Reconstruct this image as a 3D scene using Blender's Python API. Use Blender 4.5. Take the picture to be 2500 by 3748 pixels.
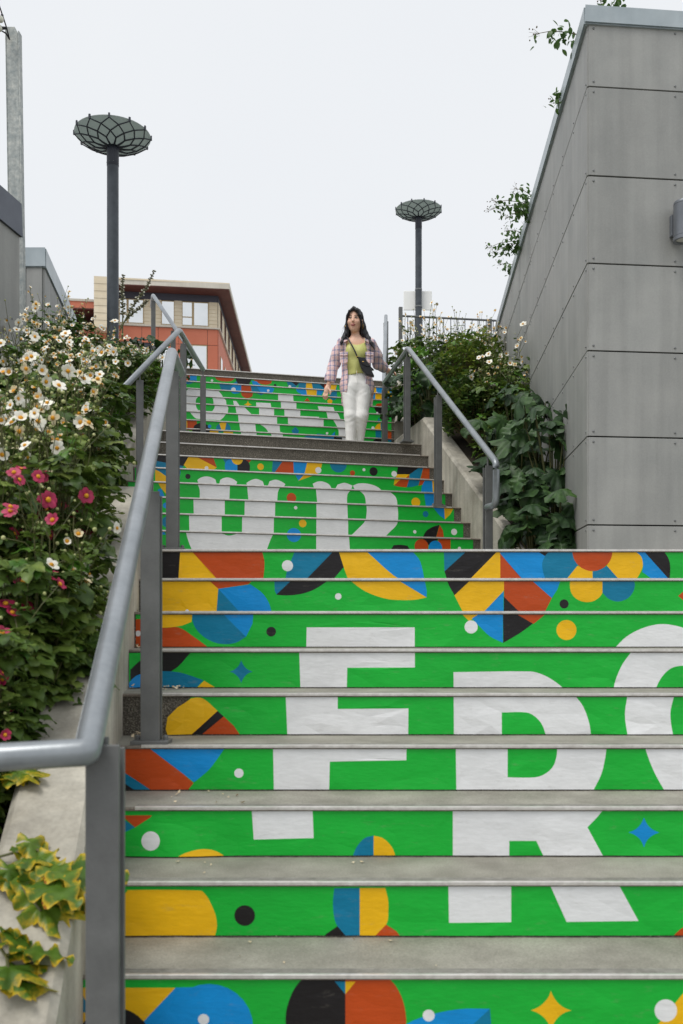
import bpy, bmesh, math, random
import numpy as np
from mathutils import Vector, Matrix, Euler
from mathutils.geometry import delaunay_2d_cdt

for _o in list(bpy.data.objects):
    bpy.data.objects.remove(_o)
SC = bpy.context.scene
COL = SC.collection
random.seed(7)

# ------------------------------------------------------------------ camera
TR, RI = 0.315, 0.175                 # tread run and riser height of the lower flight
EYE = 8.75 * RI                       # eye height above the lower ground
cam_d = bpy.data.cameras.new('camera')
cam = bpy.data.objects.new('camera', cam_d)
COL.objects.link(cam)
cam.location = (0, 0, EYE)
cam.rotation_euler = (math.radians(90), 0, 0)
cam_d.sensor_fit = 'VERTICAL'
cam_d.sensor_height = 36.0
cam_d.sensor_width = 24.0
cam_d.lens = 36.0 * 3400 / 3748
cam_d.shift_y = 398 / 3748
cam_d.clip_start = 0.05
cam_d.clip_end = 2000
cam_d.dof.use_dof = True
cam_d.dof.focus_distance = 9.0
cam_d.dof.aperture_fstop = 4.5
SC.camera = cam

# ------------------------------------------------------------------ overcast sky, soft sun
SUN_EL, SUN_AZ = 62, 226              # high sun behind thin cloud, behind the camera to the left
world = bpy.data.worlds.new('World')
SC.world = world
world.use_nodes = True
wn = world.node_tree
wn.nodes.clear()
w_out = wn.nodes.new('ShaderNodeOutputWorld')
w_bg = wn.nodes.new('ShaderNodeBackground')
w_bg.inputs['Strength'].default_value = 0.0995
sky = wn.nodes.new('ShaderNodeTexSky')
sky.sky_type = 'NISHITA'
sky.sun_disc = False
sky.sun_elevation = math.radians(SUN_EL)
sky.sun_rotation = math.radians(SUN_AZ)
sky.air_density = 1.0
sky.dust_density = 4.0
# thin even cloud in front of the blue: nearly uniform, with faint streaks
w_tc = wn.nodes.new('ShaderNodeTexCoord')
w_no = wn.nodes.new('ShaderNodeTexNoise')
w_no.inputs['Scale'].default_value = 1.1
w_no.inputs['Detail'].default_value = 4
w_rp = wn.nodes.new('ShaderNodeValToRGB')
w_rp.color_ramp.elements[0].position = 0.3
w_rp.color_ramp.elements[0].color = (7.05, 7.3, 7.72, 1)
w_rp.color_ramp.elements[1].position = 0.7
w_rp.color_ramp.elements[1].color = (7.65, 7.82, 8.0, 1)
w_mx = wn.nodes.new('ShaderNodeMix')
w_mx.data_type = 'RGBA'
w_mx.inputs['Factor'].default_value = 0.93
wn.links.new(w_tc.outputs['Generated'], w_no.inputs['Vector'])
wn.links.new(w_no.outputs['Fac'], w_rp.inputs['Fac'])
wn.links.new(sky.outputs['Color'], w_mx.inputs['A'])
wn.links.new(w_rp.outputs['Color'], w_mx.inputs['B'])
wn.links.new(w_mx.outputs['Result'], w_bg.inputs['Color'])
wn.links.new(w_bg.outputs['Background'], w_out.inputs['Surface'])

sun_d = bpy.data.lights.new('sun', 'SUN')
sun_d.energy = 1.5
sun_d.angle = math.radians(25)
sun_d.color = (1.0, 0.97, 0.92)
sun = bpy.data.objects.new('sun', sun_d)
COL.objects.link(sun)
sun.location = (0, 0, 60)
_az, _el = math.radians(SUN_AZ), math.radians(SUN_EL)
_dir = Vector((math.sin(_az) * math.cos(_el), math.cos(_az) * math.cos(_el), math.sin(_el)))
sun.rotation_euler = _dir.to_track_quat('Z', 'Y').to_euler()

SC.view_settings.view_transform = 'Standard'
SC.view_settings.look = 'None'
SC.view_settings.exposure = 0.27
SC.view_settings.gamma = 1.0
SC.view_settings.use_curve_mapping = False

# ------------------------------------------------------------------ materials
def lin(r, g, b):
    def c(v):
        v /= 255.0
        return v / 12.92 if v <= 0.04045 else ((v + 0.055) / 1.055) ** 2.4
    return (c(r), c(g), c(b), 1)

class NT:
    """small helper round one material's node tree"""
    def __init__(s, name):
        s.m = bpy.data.materials.new(name)
        s.m.use_nodes = True
        s.t = s.m.node_tree
        s.p = s.t.nodes['Principled BSDF']
    def n(s, kind, **kw):
        nd = s.t.nodes.new('ShaderNode' + kind)
        for k, v in kw.items():
            if hasattr(nd, k) and k not in nd.inputs:
                setattr(nd, k, v)
            else:
                nd.inputs[k].default_value = v
        return nd
    def l(s, a, ao, b, bi):
        s.t.links.new(a.outputs[ao], b.inputs[bi])
    def mix(s, fac, a, b, blend='MIX'):
        nd = s.t.nodes.new('ShaderNodeMix')
        nd.data_type = 'RGBA'
        nd.blend_type = blend
        for key, v in (('Factor', fac), ('A', a), ('B', b)):
            if isinstance(v, tuple) and len(v) == 2 and hasattr(v[0], 'outputs'):
                s.t.links.new(v[0].outputs[v[1]], nd.inputs[key])
            else:
                nd.inputs[key].default_value = v
        return (nd, 'Result')
    def ramp(s, src, stops):
        nd = s.t.nodes.new('ShaderNodeValToRGB')
        els = nd.color_ramp.elements
        while len(els) < len(stops):
            els.new(0.5)
        for e, (p, c) in zip(els, stops):
            e.position = p
            e.color = c if len(c) == 4 else (*c, 1)
        s.t.links.new(src[0].outputs[src[1]], nd.inputs['Fac'])
        return (nd, 'Color')
    def base(s, src):
        s.t.links.new(src[0].outputs[src[1]], s.p.inputs['Base Color'])
    def bump(s, src, strength, dist=0.01):
        b = s.n('Bump', Strength=strength, Distance=dist)
        s.t.links.new(src[0].outputs[src[1]], b.inputs['Height'])
        s.l(b, 'Normal', s.p, 'Normal')

def gv(v):
    return (v, v, v, 1)

def noisy(name, c1, c2, scale=8.0, rough=0.7, bump=0.0, metal=0.0, detail=6, fine=0.0, fine_scale=120, spec=0.5, streak=0.0, bdist=0.01, vary=0.0):
    """two-tone noise material, optional fine speckle and vertical weather streaks"""
    k = NT(name)
    tc = k.n('TexCoord')
    no = k.n('TexNoise', Scale=scale, Detail=detail, Roughness=0.6)
    k.l(tc, 'Object', no, 'Vector')
    col = k.ramp((no, 'Fac'), [(0.32, c1), (0.68, c2)])
    if fine:
        fn = k.n('TexNoise', Scale=fine_scale, Detail=3)
        k.l(tc, 'Object', fn, 'Vector')
        fr = k.ramp((fn, 'Fac'), [(0.3, gv(1 - fine)), (0.7, gv(1 + fine * 0.6))])
        col = k.mix(1.0, col, fr, 'MULTIPLY')
    if streak:
        mp = k.n('Mapping')
        mp.inputs['Scale'].default_value = (7, 7, 0.5)
        k.l(tc, 'Object', mp, 'Vector')
        sn = k.n('TexNoise', Scale=1.5, Detail=5)
        k.l(mp, 'Vector', sn, 'Vector')
        sr = k.ramp((sn, 'Fac'), [(0.4, gv(1 - streak)), (0.62, gv(1.0))])
        col = k.mix(1.0, col, sr, 'MULTIPLY')
    if vary:
        oi = k.n('ObjectInfo')
        vr = k.ramp((oi, 'Random'), [(0.0, gv(1 - vary)), (1.0, gv(1 + vary))])
        col = k.mix(1.0, col, vr, 'MULTIPLY')
    k.base(col)
    k.p.inputs['Roughness'].default_value = rough
    k.p.inputs['Metallic'].default_value = metal
    k.p.inputs['Specular IOR Level'].default_value = spec
    if bump:
        bn = k.n('TexNoise', Scale=fine_scale if fine else scale * 6, Detail=4)
        k.l(tc, 'Object', bn, 'Vector')
        k.bump((bn, 'Fac'), bump, bdist)
    return k.m

M = {}
M['tread'] = noisy('tread_concrete', lin(130, 127, 116), lin(162, 159, 147), 5, 0.8, 0.35, fine=0.22, fine_scale=180, bdist=0.004)
M['lip'] = noisy('lip_concrete', lin(104, 96, 86), lin(148, 138, 126), 14, 0.85, 0.3, fine=0.25, fine_scale=150, bdist=0.004)
M['wall'] = noisy('cast_concrete', lin(160, 154, 140), lin(202, 197, 183), 3.5, 0.85, 0.35, fine=0.1, fine_scale=70, streak=0.22, bdist=0.006)
M['pavers'] = noisy('plaza_paving', lin(120, 120, 114), lin(150, 150, 143), 3, 0.85, 0.2, fine=0.1)
M['shade_grime'] = noisy('corner_shade_grime', lin(58, 52, 44), lin(132, 127, 116), 28, 0.9, 0.3, fine=0.3, fine_scale=90)  # contact shade at each riser foot, painted as a dark band with grime
M['groove'] = noisy('strip_groove', lin(62, 58, 54), lin(84, 80, 74), 20, 0.7)
M['strip_top'] = noisy('ribbed_strip', lin(120, 118, 110), lin(148, 146, 138), 18, 0.6, 0.0, fine=0.15, fine_scale=60)
M['strip'] = noisy('aluminium_strip', lin(205, 200, 194), lin(232, 229, 224), 20, 0.38, 0.0, metal=0.55, fine=0.1, fine_scale=60)
M['soil'] = noisy('planting_soil', lin(38, 32, 24), lin(66, 56, 42), 12, 0.95, 0.8, fine=0.3, fine_scale=60)
M['pipe'] = noisy('pipe_paint', lin(132, 138, 142), lin(152, 157, 161), 6, 0.34, 0.04, metal=0.35, fine=0.07, fine_scale=45)
M['post'] = noisy('post_paint', lin(96, 97, 96), lin(110, 111, 110), 9, 0.5, 0.03, metal=0.0, fine=0.04)
M['dark_steel'] = noisy('dark_steel', lin(58, 64, 70), lin(76, 82, 88), 9, 0.45, 0.05, metal=0.2)
M['rib'] = noisy('lamp_ribs', lin(38, 42, 52), lin(52, 56, 66), 9, 0.5)
M['panel'] = noisy('fibre_cement', lin(150, 151, 148), lin(165, 165, 161), 2.2, 0.55, 0.08, fine=0.05, fine_scale=90, streak=0.12, vary=0.06, bdist=0.003)
M['gap'] = noisy('dark_gap', lin(24, 25, 30), lin(34, 35, 40), 4, 0.9)
M['screw'] = noisy('screw_head', lin(110, 112, 112), lin(140, 142, 142), 30, 0.4, metal=0.6)
M['cap'] = noisy('metal_coping', lin(160, 170, 174), lin(180, 189, 192), 3, 0.38, 0.05, metal=0.4, streak=0.06)
M['cap_dark'] = noisy('dark_coping', lin(66, 72, 84), lin(86, 92, 103), 3, 0.4, metal=0.3)
M['galv'] = noisy('galvanised', lin(140, 148, 148), lin(190, 192, 186), 16, 0.5, 0.1, metal=0.5, fine=0.16, fine_scale=40, streak=0.12)
M['sconce'] = noisy('sconce_paint', lin(104, 108, 114), lin(124, 128, 134), 4, 0.38, metal=0.3)
M['lens'] = noisy('frosted_lens', lin(190, 190, 182), lin(208, 208, 200), 4, 0.4)
M['board'] = noisy('sign_white', lin(250, 250, 246), lin(254, 254, 251), 2, 0.3)
M['cream'] = noisy('cream_siding', lin(224, 208, 180), lin(236, 222, 196), 1.2, 0.7)
M['fascia'] = noisy('fascia_board', lin(205, 198, 184), lin(220, 213, 200), 0.8, 0.6, streak=0.06)
M['salmon'] = noisy('salmon_panel', lin(200, 112, 84), lin(210, 124, 96), 0.6, 0.65)
M['soffit'] = noisy('soffit_wood', lin(98, 54, 48), lin(116, 66, 58), 1.5, 0.6)
M['band'] = noisy('dark_band', lin(66, 66, 78), lin(76, 76, 88), 1, 0.6)
M['win_frame'] = noisy('window_frame', lin(176, 152, 112), lin(188, 166, 126), 3, 0.5)
M['glass'] = noisy('coated_glass', (0.72, 0.74, 0.74, 1), (0.82, 0.83, 0.82, 1), 0.7, 0.06, metal=1.0)
M['bulb'] = noisy('bulb_glass', lin(225, 222, 205), lin(236, 234, 220), 8, 0.25)
M['black_plastic'] = noisy('black_plastic', lin(28, 29, 32), lin(40, 41, 44), 30, 0.5)
M['petal_w'] = noisy('white_petal', lin(226, 222, 200), lin(244, 243, 234), 25, 0.55)
M['petal_old'] = noisy('faded_petal', lin(198, 182, 140), lin(226, 216, 184), 40, 0.7)
M['petal_p'] = noisy('pink_petal', lin(140, 18, 58), lin(184, 40, 88), 25, 0.55)
M['yellow_eye'] = noisy('flower_eye', lin(214, 140, 14), lin(240, 176, 34), 300, 0.7, 0.4)
M['bud'] = noisy('bud', lin(150, 160, 92), lin(196, 196, 140), 20, 0.6)
M['stem'] = noisy('stem', lin(66, 74, 34), lin(100, 98, 56), 10, 0.6)
M['twig'] = noisy('twig', lin(78, 70, 48), lin(110, 96, 66), 10, 0.7)
M['fluff'] = noisy('dry_petals', lin(196, 176, 140), lin(224, 208, 178), 40, 0.9)

# exposed aggregate: small stones of mixed greys in dark mortar
def aggregate(name, dark, stones):
    k = NT(name)
    tc = k.n('TexCoord')
    vo = k.n('TexVoronoi', Scale=150.0)
    k.l(tc, 'Object', vo, 'Vector')
    st = k.ramp((vo, 'Color'), [(0.0, stones[0]), (0.45, stones[1]), (0.85, stones[2]), (0.97, stones[3])])
    ed = k.ramp((vo, 'Distance'), [(0.25, gv(0.0)), (0.62, gv(1.0))])
    col = k.mix(ed, st, dark)
    no = k.n('TexNoise', Scale=4.0, Detail=5)
    k.l(tc, 'Object', no, 'Vector')
    nr = k.ramp((no, 'Fac'), [(0.3, gv(0.75)), (0.7, gv(1.12))])
    k.base(k.mix(1.0, col, nr, 'MULTIPLY'))
    k.p.inputs['Roughness'].default_value = 0.8
    k.bump((vo, 'Distance'), 0.5, -0.004)
    return k.m
M['aggregate'] = aggregate('exposed_aggregate', lin(84, 79, 71), [lin(96, 91, 82), lin(124, 118, 107), lin(150, 143, 128), lin(214, 206, 190)])

# printed vinyl film: flat inks, faint texture of the concrete behind, soft sheen
def vinyl(name, c):
    k = NT(name)
    tc = k.n('TexCoord')
    mp = k.n('Mapping')
    mp.inputs['Scale'].default_value = (1.0, 1.0, 3.2)
    k.l(tc, 'Object', mp, 'Vector')
    n1 = k.n('TexNoise', Scale=26.0, Detail=4)
    k.l(mp, 'Vector', n1, 'Vector')
    n2 = k.n('TexNoise', Scale=3.0, Detail=5, Roughness=0.65)
    k.l(tc, 'Object', n2, 'Vector')
    v = k.ramp((n2, 'Fac'), [(0.3, gv(0.93)), (0.7, gv(1.05))])
    g = k.ramp((n1, 'Fac'), [(0.3, gv(0.965)), (0.7, gv(1.03))])
    col = k.mix(1.0, k.mix(1.0, c, v, 'MULTIPLY'), g, 'MULTIPLY')
    # shoe scuffs and dust
    mp2 = k.n('Mapping')
    mp2.inputs['Scale'].default_value = (2.2, 2.2, 7.0)
    k.l(tc, 'Object', mp2, 'Vector')
    n3 = k.n('TexNoise', Scale=5.0, Detail=8, Roughness=0.75)
    k.l(mp2, 'Vector', n3, 'Vector')
    sc = k.ramp((n3, 'Fac'), [(0.58, gv(0.0)), (0.78, gv(0.38))])
    k.base(k.mix(sc, col, lin(140, 134, 122)))
    k.p.inputs['Roughness'].default_value = 0.42
    k.p.inputs['Specular IOR Level'].default_value = 0.35
    k.bump((n1, 'Fac'), 0.2, 0.006)
    return k.m
INK = [vinyl('ink_green', lin(20, 180, 56)), vinyl('ink_white', lin(232, 233, 234)), vinyl('ink_yellow', lin(240, 186, 14)),
       vinyl('ink_rust', lin(192, 74, 18)), vinyl('ink_blue', lin(0, 142, 216)), vinyl('ink_teal', lin(0, 122, 160)), vinyl('ink_black', lin(28, 25, 27))]

# leaves: colour varies from object to object, lighter underside, a little light through the blade
def leafmat(name, stops, rough=0.45, trans=0.25, edge=None, vein=None):
    k = NT(name)
    oi = k.n('ObjectInfo')
    tc = k.n('TexCoord')
    cn = k.n('TexNoise', Scale=7.0, Detail=3)
    k.l(tc, 'Object', cn, 'Vector')
    m1 = k.n('Math', operation='MULTIPLY_ADD')
    k.l(cn, 'Fac', m1, 0)
    m1.inputs[1].default_value = 1.7
    m1.inputs[2].default_value = -0.65
    m2 = k.n('Math', operation='MULTIPLY_ADD')
    k.l(oi, 'Random', m2, 0)
    m2.inputs[1].default_value = 0.6
    k.l(m1, 'Value', m2, 2)
    col = k.ramp((m2, 'Value'), stops)
    no = k.n('TexNoise', Scale=30.0, Detail=3)
    k.l(tc, 'Object', no, 'Vector')
    nr = k.ramp((no, 'Fac'), [(0.3, gv(0.72)), (0.7, gv(1.2))])
    col = k.mix(1.0, col, nr, 'MULTIPLY')
    if vein or edge:
        uv = k.n('UVMap')
        sp = k.n('SeparateXYZ')
        k.l(uv, 'UV', sp, 'Vector')
    if vein:
        vr = k.ramp((sp, 'X'), [(0.0, gv(1.0)), (0.07, gv(0.0))])
        col = k.mix(vr, col, vein)
    if edge:
        n2 = k.n('TexNoise', Scale=24.0, Detail=4, Roughness=0.65)
        k.l(tc, 'Object', n2, 'Vector')
        ad = k.n('Math', operation='ADD')
        hx = k.n('Math', operation='MULTIPLY')
        k.l(sp, 'X', hx, 0)
        hx.inputs[1].default_value = 0.42
        k.l(hx, 'Value', ad, 0)
        k.l(n2, 'Fac', ad, 1)
        er = k.ramp((ad, 'Value'), [(0.72, gv(0.0)), (0.92, gv(1.0))])
        col = k.mix(er, col, edge[0])
        e2 = k.ramp((ad, 'Value'), [(0.98, gv(0.0)), (1.08, gv(1.0))])
        col = k.mix(e2, col, edge[1])
    k.base(col)
    k.p.inputs['Roughness'].default_value = rough
    k.p.inputs['Specular IOR Level'].default_value = 0.4
    tr = k.n('BsdfTranslucent')
    k.t.links.new(col[0].outputs[col[1]], tr.inputs['Color'])
    ms = k.n('MixShader', Fac=trans)
    out = k.t.nodes['Material Output']
    k.l(k.p, 'BSDF', ms, 1)
    k.l(tr, 'BSDF', ms, 2)
    k.l(ms, 'Shader', out, 'Surface')
    return k.m
M['leaf'] = leafmat('anemone_leaf', [(0.0, lin(52, 76, 30)), (0.35, lin(84, 110, 46)), (0.7, lin(112, 134, 58)), (1.0, lin(150, 162, 86))])
M['leaf_dark'] = leafmat('acanthus_leaf', [(0.0, lin(30, 52, 28)), (0.5, lin(48, 76, 38)), (1.0, lin(72, 104, 50))], 0.5, 0.15, vein=lin(98, 128, 84))
M['leaf_bright'] = leafmat('bright_leaf', [(0.0, lin(66, 108, 36)), (0.5, lin(92, 136, 48)), (1.0, lin(120, 158, 62))])
M['leaf_shrub'] = leafmat('shrub_leaf', [(0.0, lin(40, 64, 30)), (0.5, lin(68, 96, 42)), (0.85, lin(120, 140, 56)), (1.0, lin(160, 170, 72))])
M['leaf_rose'] = leafmat('rose_leaf', [(0.0, lin(66, 96, 48)), (0.6, lin(96, 128, 66)), (1.0, lin(132, 156, 88))], 0.4, 0.4)
M['leaf_yellow'] = leafmat('yellowing_leaf', [(0.0, lin(74, 110, 34)), (1.0, lin(116, 142, 44))], 0.42, 0.25, edge=(lin(214, 180, 40), lin(150, 84, 26)))
# ------------------------------------------------------------------ mesh and object helpers
WL = {}                                   # world location of every parent made here

def link(o):
    COL.objects.link(o)
    return o

def thing(name, label, cat, loc=(0, 0, 0), group=None):
    o = link(bpy.data.objects.new(name, None))
    o.empty_display_size = 0.1
    o.location = loc
    WL[o.name] = Vector(loc)
    o['label'] = label
    o['category'] = cat
    if group:
        o['group'] = group
    return o

def tag(o, label, cat, group=None):
    o['label'] = label
    o['category'] = cat
    if group:
        o['group'] = group
    return o

class MB:
    def __init__(s):
        s.v, s.f, s.m = [], [], []
    def add(s, vs, fs, mi=0):
        b = len(s.v)
        s.v += [tuple(p) for p in vs]
        s.f += [tuple(b + i for i in q) for q in fs]
        s.m += [mi] * len(fs) if isinstance(mi, int) else list(mi)
        return s
    def box(s, x0, x1, y0, y1, z0, z1, mi=0):
        return s.add([(x0, y0, z0), (x1, y0, z0), (x1, y1, z0), (x0, y1, z0), (x0, y0, z1), (x1, y0, z1), (x1, y1, z1), (x0, y1, z1)],
                     [(0, 3, 2, 1), (4, 5, 6, 7), (0, 1, 5, 4), (1, 2, 6, 5), (2, 3, 7, 6), (3, 0, 4, 7)], mi)
    def obox(s, c, ax, hw, mi=0, bev=0.0):
        """oriented box: centre, three axes, half sizes"""
        c = Vector(c)
        a = [Vector(k).normalized() * h for k, h in zip(ax, hw)]
        vs = []
        for z in (-1, 1):
            for x, y in ((-1, -1), (1, -1), (1, 1), (-1, 1)):
                vs.append(c + a[0] * x + a[1] * y + a[2] * z)
        return s.add(vs, [(0, 3, 2, 1), (4, 5, 6, 7), (0, 1, 5, 4), (1, 2, 6, 5), (2, 3, 7, 6), (3, 0, 4, 7)], mi)
    def prism(s, plan, z0, z1, mi=0):
        """plan polygon counter-clockwise; z0/z1 numbers or one per corner"""
        n = len(plan)
        z0 = z0 if isinstance(z0, (list, tuple)) else [z0] * n
        z1 = z1 if isinstance(z1, (list, tuple)) else [z1] * n
        vs = [(x, y, z) for (x, y), z in zip(plan, z0)] + [(x, y, z) for (x, y), z in zip(plan, z1)]
        fs = [tuple(range(n - 1, -1, -1)), tuple(range(n, 2 * n))] + [(i, (i + 1) % n, n + (i + 1) % n, n + i) for i in range(n)]
        return s.add(vs, fs, mi)
    def tube(s, pts, rad, n=10, mi=0, cap=True):
        pts = [Vector(p) for p in pts]
        rad = rad if isinstance(rad, (list, tuple)) else [rad] * len(pts)
        rings = []
        up = None
        for i, p in enumerate(pts):
            d = (pts[min(i + 1, len(pts) - 1)] - pts[max(i - 1, 0)]).normalized()
            if up is None:
                up = Vector((0, 0, 1)) if abs(d.z) < 0.9 else Vector((1, 0, 0))
            a = d.cross(up)
            if a.length < 1e-5:
                a = d.cross(Vector((0, 1, 0.1)))
            a.normalize()
            b = a.cross(d).normalized()
            k = 1.0
            if 0 < i < len(pts) - 1:
                d0, d1 = (p - pts[i - 1]).normalized(), (pts[i + 1] - p).normalized()
                k = 1.0 / max(0.6, math.sqrt(max(0.0, (1 + d0.dot(d1)) / 2)))
            rings.append([p + (a * math.cos(t) + b * math.sin(t)) * rad[i] * (k if n > 6 else 1) for t in [2 * math.pi * j / n for j in range(n)]])
        vs = [q for rg in rings for q in rg]
        fs = []
        for i in range(len(rings) - 1):
            for j in range(n):
                fs.append((i * n + j, i * n + (j + 1) % n, (i + 1) * n + (j + 1) % n, (i + 1) * n + j))
        if cap:
            fs.append(tuple(range(n - 1, -1, -1)))
            fs.append(tuple(range((len(rings) - 1) * n, len(rings) * n)))
        return s.add(vs, fs, mi)
    def lathe(s, c, prof, n=20, mi=0, axis=None):
        """profile of (radius, height) about +Z at c"""
        c = Vector(c)
        vs, fs = [], []
        for r_, h in prof:
            for j in range(n):
                t = 2 * math.pi * j / n
                vs.append(c + Vector((r_ * math.cos(t), r_ * math.sin(t), h)))
        for i in range(len(prof) - 1):
            for j in range(n):
                fs.append((i * n + j, i * n + (j + 1) % n, (i + 1) * n + (j + 1) % n, (i + 1) * n + j))
        return s.add(vs, fs, mi)
    def ball(s, c, r_, n=8, m=5, mi=0, sc=(1, 1, 1)):
        c = Vector(c)
        vs = [c + Vector((0, 0, -r_ * sc[2]))]
        for i in range(1, m):
            a = -math.pi / 2 + math.pi * i / m
            for j in range(n):
                t = 2 * math.pi * j / n
                vs.append(c + Vector((r_ * sc[0] * math.cos(a) * math.cos(t), r_ * sc[1] * math.cos(a) * math.sin(t), r_ * sc[2] * math.sin(a))))
        vs.append(c + Vector((0, 0, r_ * sc[2])))
        fs = [(0, 1 + (j + 1) % n, 1 + j) for j in range(n)]
        for i in range(m - 2):
            for j in range(n):
                fs.append((1 + i * n + j, 1 + i * n + (j + 1) % n, 1 + (i + 1) * n + (j + 1) % n, 1 + (i + 1) * n + j))
        k = 1 + (m - 2) * n
        fs += [(k + j, k + (j + 1) % n, len(vs) - 1) for j in range(n)]
        return s.add(vs, fs, mi)
    def mesh(s, name, mats, smooth=False, off=None):
        me = bpy.data.meshes.new(name)
        vs = s.v if off is None else [(p[0] - off[0], p[1] - off[1], p[2] - off[2]) for p in s.v]
        me.from_pydata(vs, [], s.f)
        for m_ in (mats if isinstance(mats, (list, tuple)) else [mats]):
            me.materials.append(M[m_] if isinstance(m_, str) else m_)
        me.polygons.foreach_set('material_index', s.m)
        if smooth:
            me.polygons.foreach_set('use_smooth', [True] * len(me.polygons))
        me.update()
        return me
    def obj(s, name, mats, parent=None, smooth=False, bevel=0.0, loc=None):
        """link as one object; coordinates given in world space"""
        if parent is not None:
            off = WL[parent.name]
        else:
            off = Vector(loc) if loc is not None else Vector((0, 0, 0))
        o = link(bpy.data.objects.new(name, s.mesh(name, mats, smooth, off)))
        if parent is not None:
            o.parent = parent
        else:
            o.location = off
        WL[o.name] = off
        if bevel:
            b = o.modifiers.new('bevel', 'BEVEL')
            b.width = bevel
            b.segments = 2
            b.limit_method = 'ANGLE'
            b.angle_limit = math.radians(40)
        if smooth == 'auto':
            pass
        return o

def inst(name, me, parent, mat4, label=None):
    """one more object that shares mesh data; mat4 is a world matrix"""
    o = link(bpy.data.objects.new(name, me))
    o.parent = parent
    o.matrix_local = Matrix.Translation(-WL[parent.name]) @ mat4
    return o

def bend(pts, rad=0.06, n=5):
    """round the corners of a polyline"""
    pts = [Vector(p) for p in pts]
    out = [pts[0]]
    for i in range(1, len(pts) - 1):
        p, a, b = pts[i], pts[i - 1], pts[i + 1]
        d0, d1 = (a - p), (b - p)
        k0, k1 = min(rad, d0.length * 0.45), min(rad, d1.length * 0.45)
        q0, q1 = p + d0.normalized() * k0, p + d1.normalized() * k1
        for j in range(n + 1):
            t = j / n
            out.append(q0 * (1 - t) ** 2 + p * 2 * t * (1 - t) + q1 * t * t)
    out.append(pts[-1])
    return out

# ------------------------------------------------------------------ the stairs: where every nosing runs
def nosing(i):
    """(distance at X=0, skew, height) of nosing i: 0-8 lower flight, 9-16 middle, 17-25 upper;
    the middle and upper flights turn to the left as the hill does"""
    if i == 8.5:                           # first risers behind the landings, out of sight from below
        return (25.55 - 0.937) * TR, 0.281, 12 * RI
    if i == 16.5:
        return (37.03 - 1.022) * TR, 0.256, 21 * RI
    if i <= 8:
        return (8.36 + i) * TR, 0.0, (i + 3) * RI
    if i <= 16:
        return (25.55 + 0.937 * (i - 9)) * TR, 0.281, (i + 4) * RI
    return (37.03 + 1.022 * (i - 17)) * TR, 0.256, (i + 5) * RI

def lower_left(y):
    return -0.733 - 0.146 * (y - 2.63)
def upper_left(y):
    if y < 11.0:
        return -1.95
    return -1.95 - 0.30 * (y - 11.0)
def mid_right(y):
    return 1.26 - 0.186 * (y - 8.40)
def upper_right(y):
    return 0.67 + 0.055 * (y - 11.8)

def ends(m, k, fl, fr):
    """where a nosing line y = m + k x meets the side lines"""
    xl = xr = 0.0
    for _ in range(12):
        xl = fl(m + k * xl)
        xr = fr(m + k * xr)
    return xl, xr

def lower_bed(y):
    """height of the left planting bed beside the stairs"""
    P = [(-50, 0.02), (1.3, 0.02), (5.1, 2.06), (7.4, 2.25), (9.6, 3.5), (11.0, 3.62), (13.5, 5.15), (400, 5.15)]
    for (a, za), (b, zb) in zip(P, P[1:]):
        if y <= b:
            return za + (zb - za) * (y - a) / (b - a)
    return P[-1][1]
def bed_z(x, y):
    return lower_bed(y) + 0.3 * max(0.0, min(-1.15 - x, 1.6))
def right_bed(y):
    P = [(6.0, 1.86), (7.2, 1.95), (10.35, 3.72), (11.8, 3.8), (14.2, 5.1), (40, 5.1)]
    for (a, za), (b, zb) in zip(P, P[1:]):
        if y <= b:
            return za + (zb - za) * max(0, (y - a)) / (b - a)
    return P[-1][1]
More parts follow.
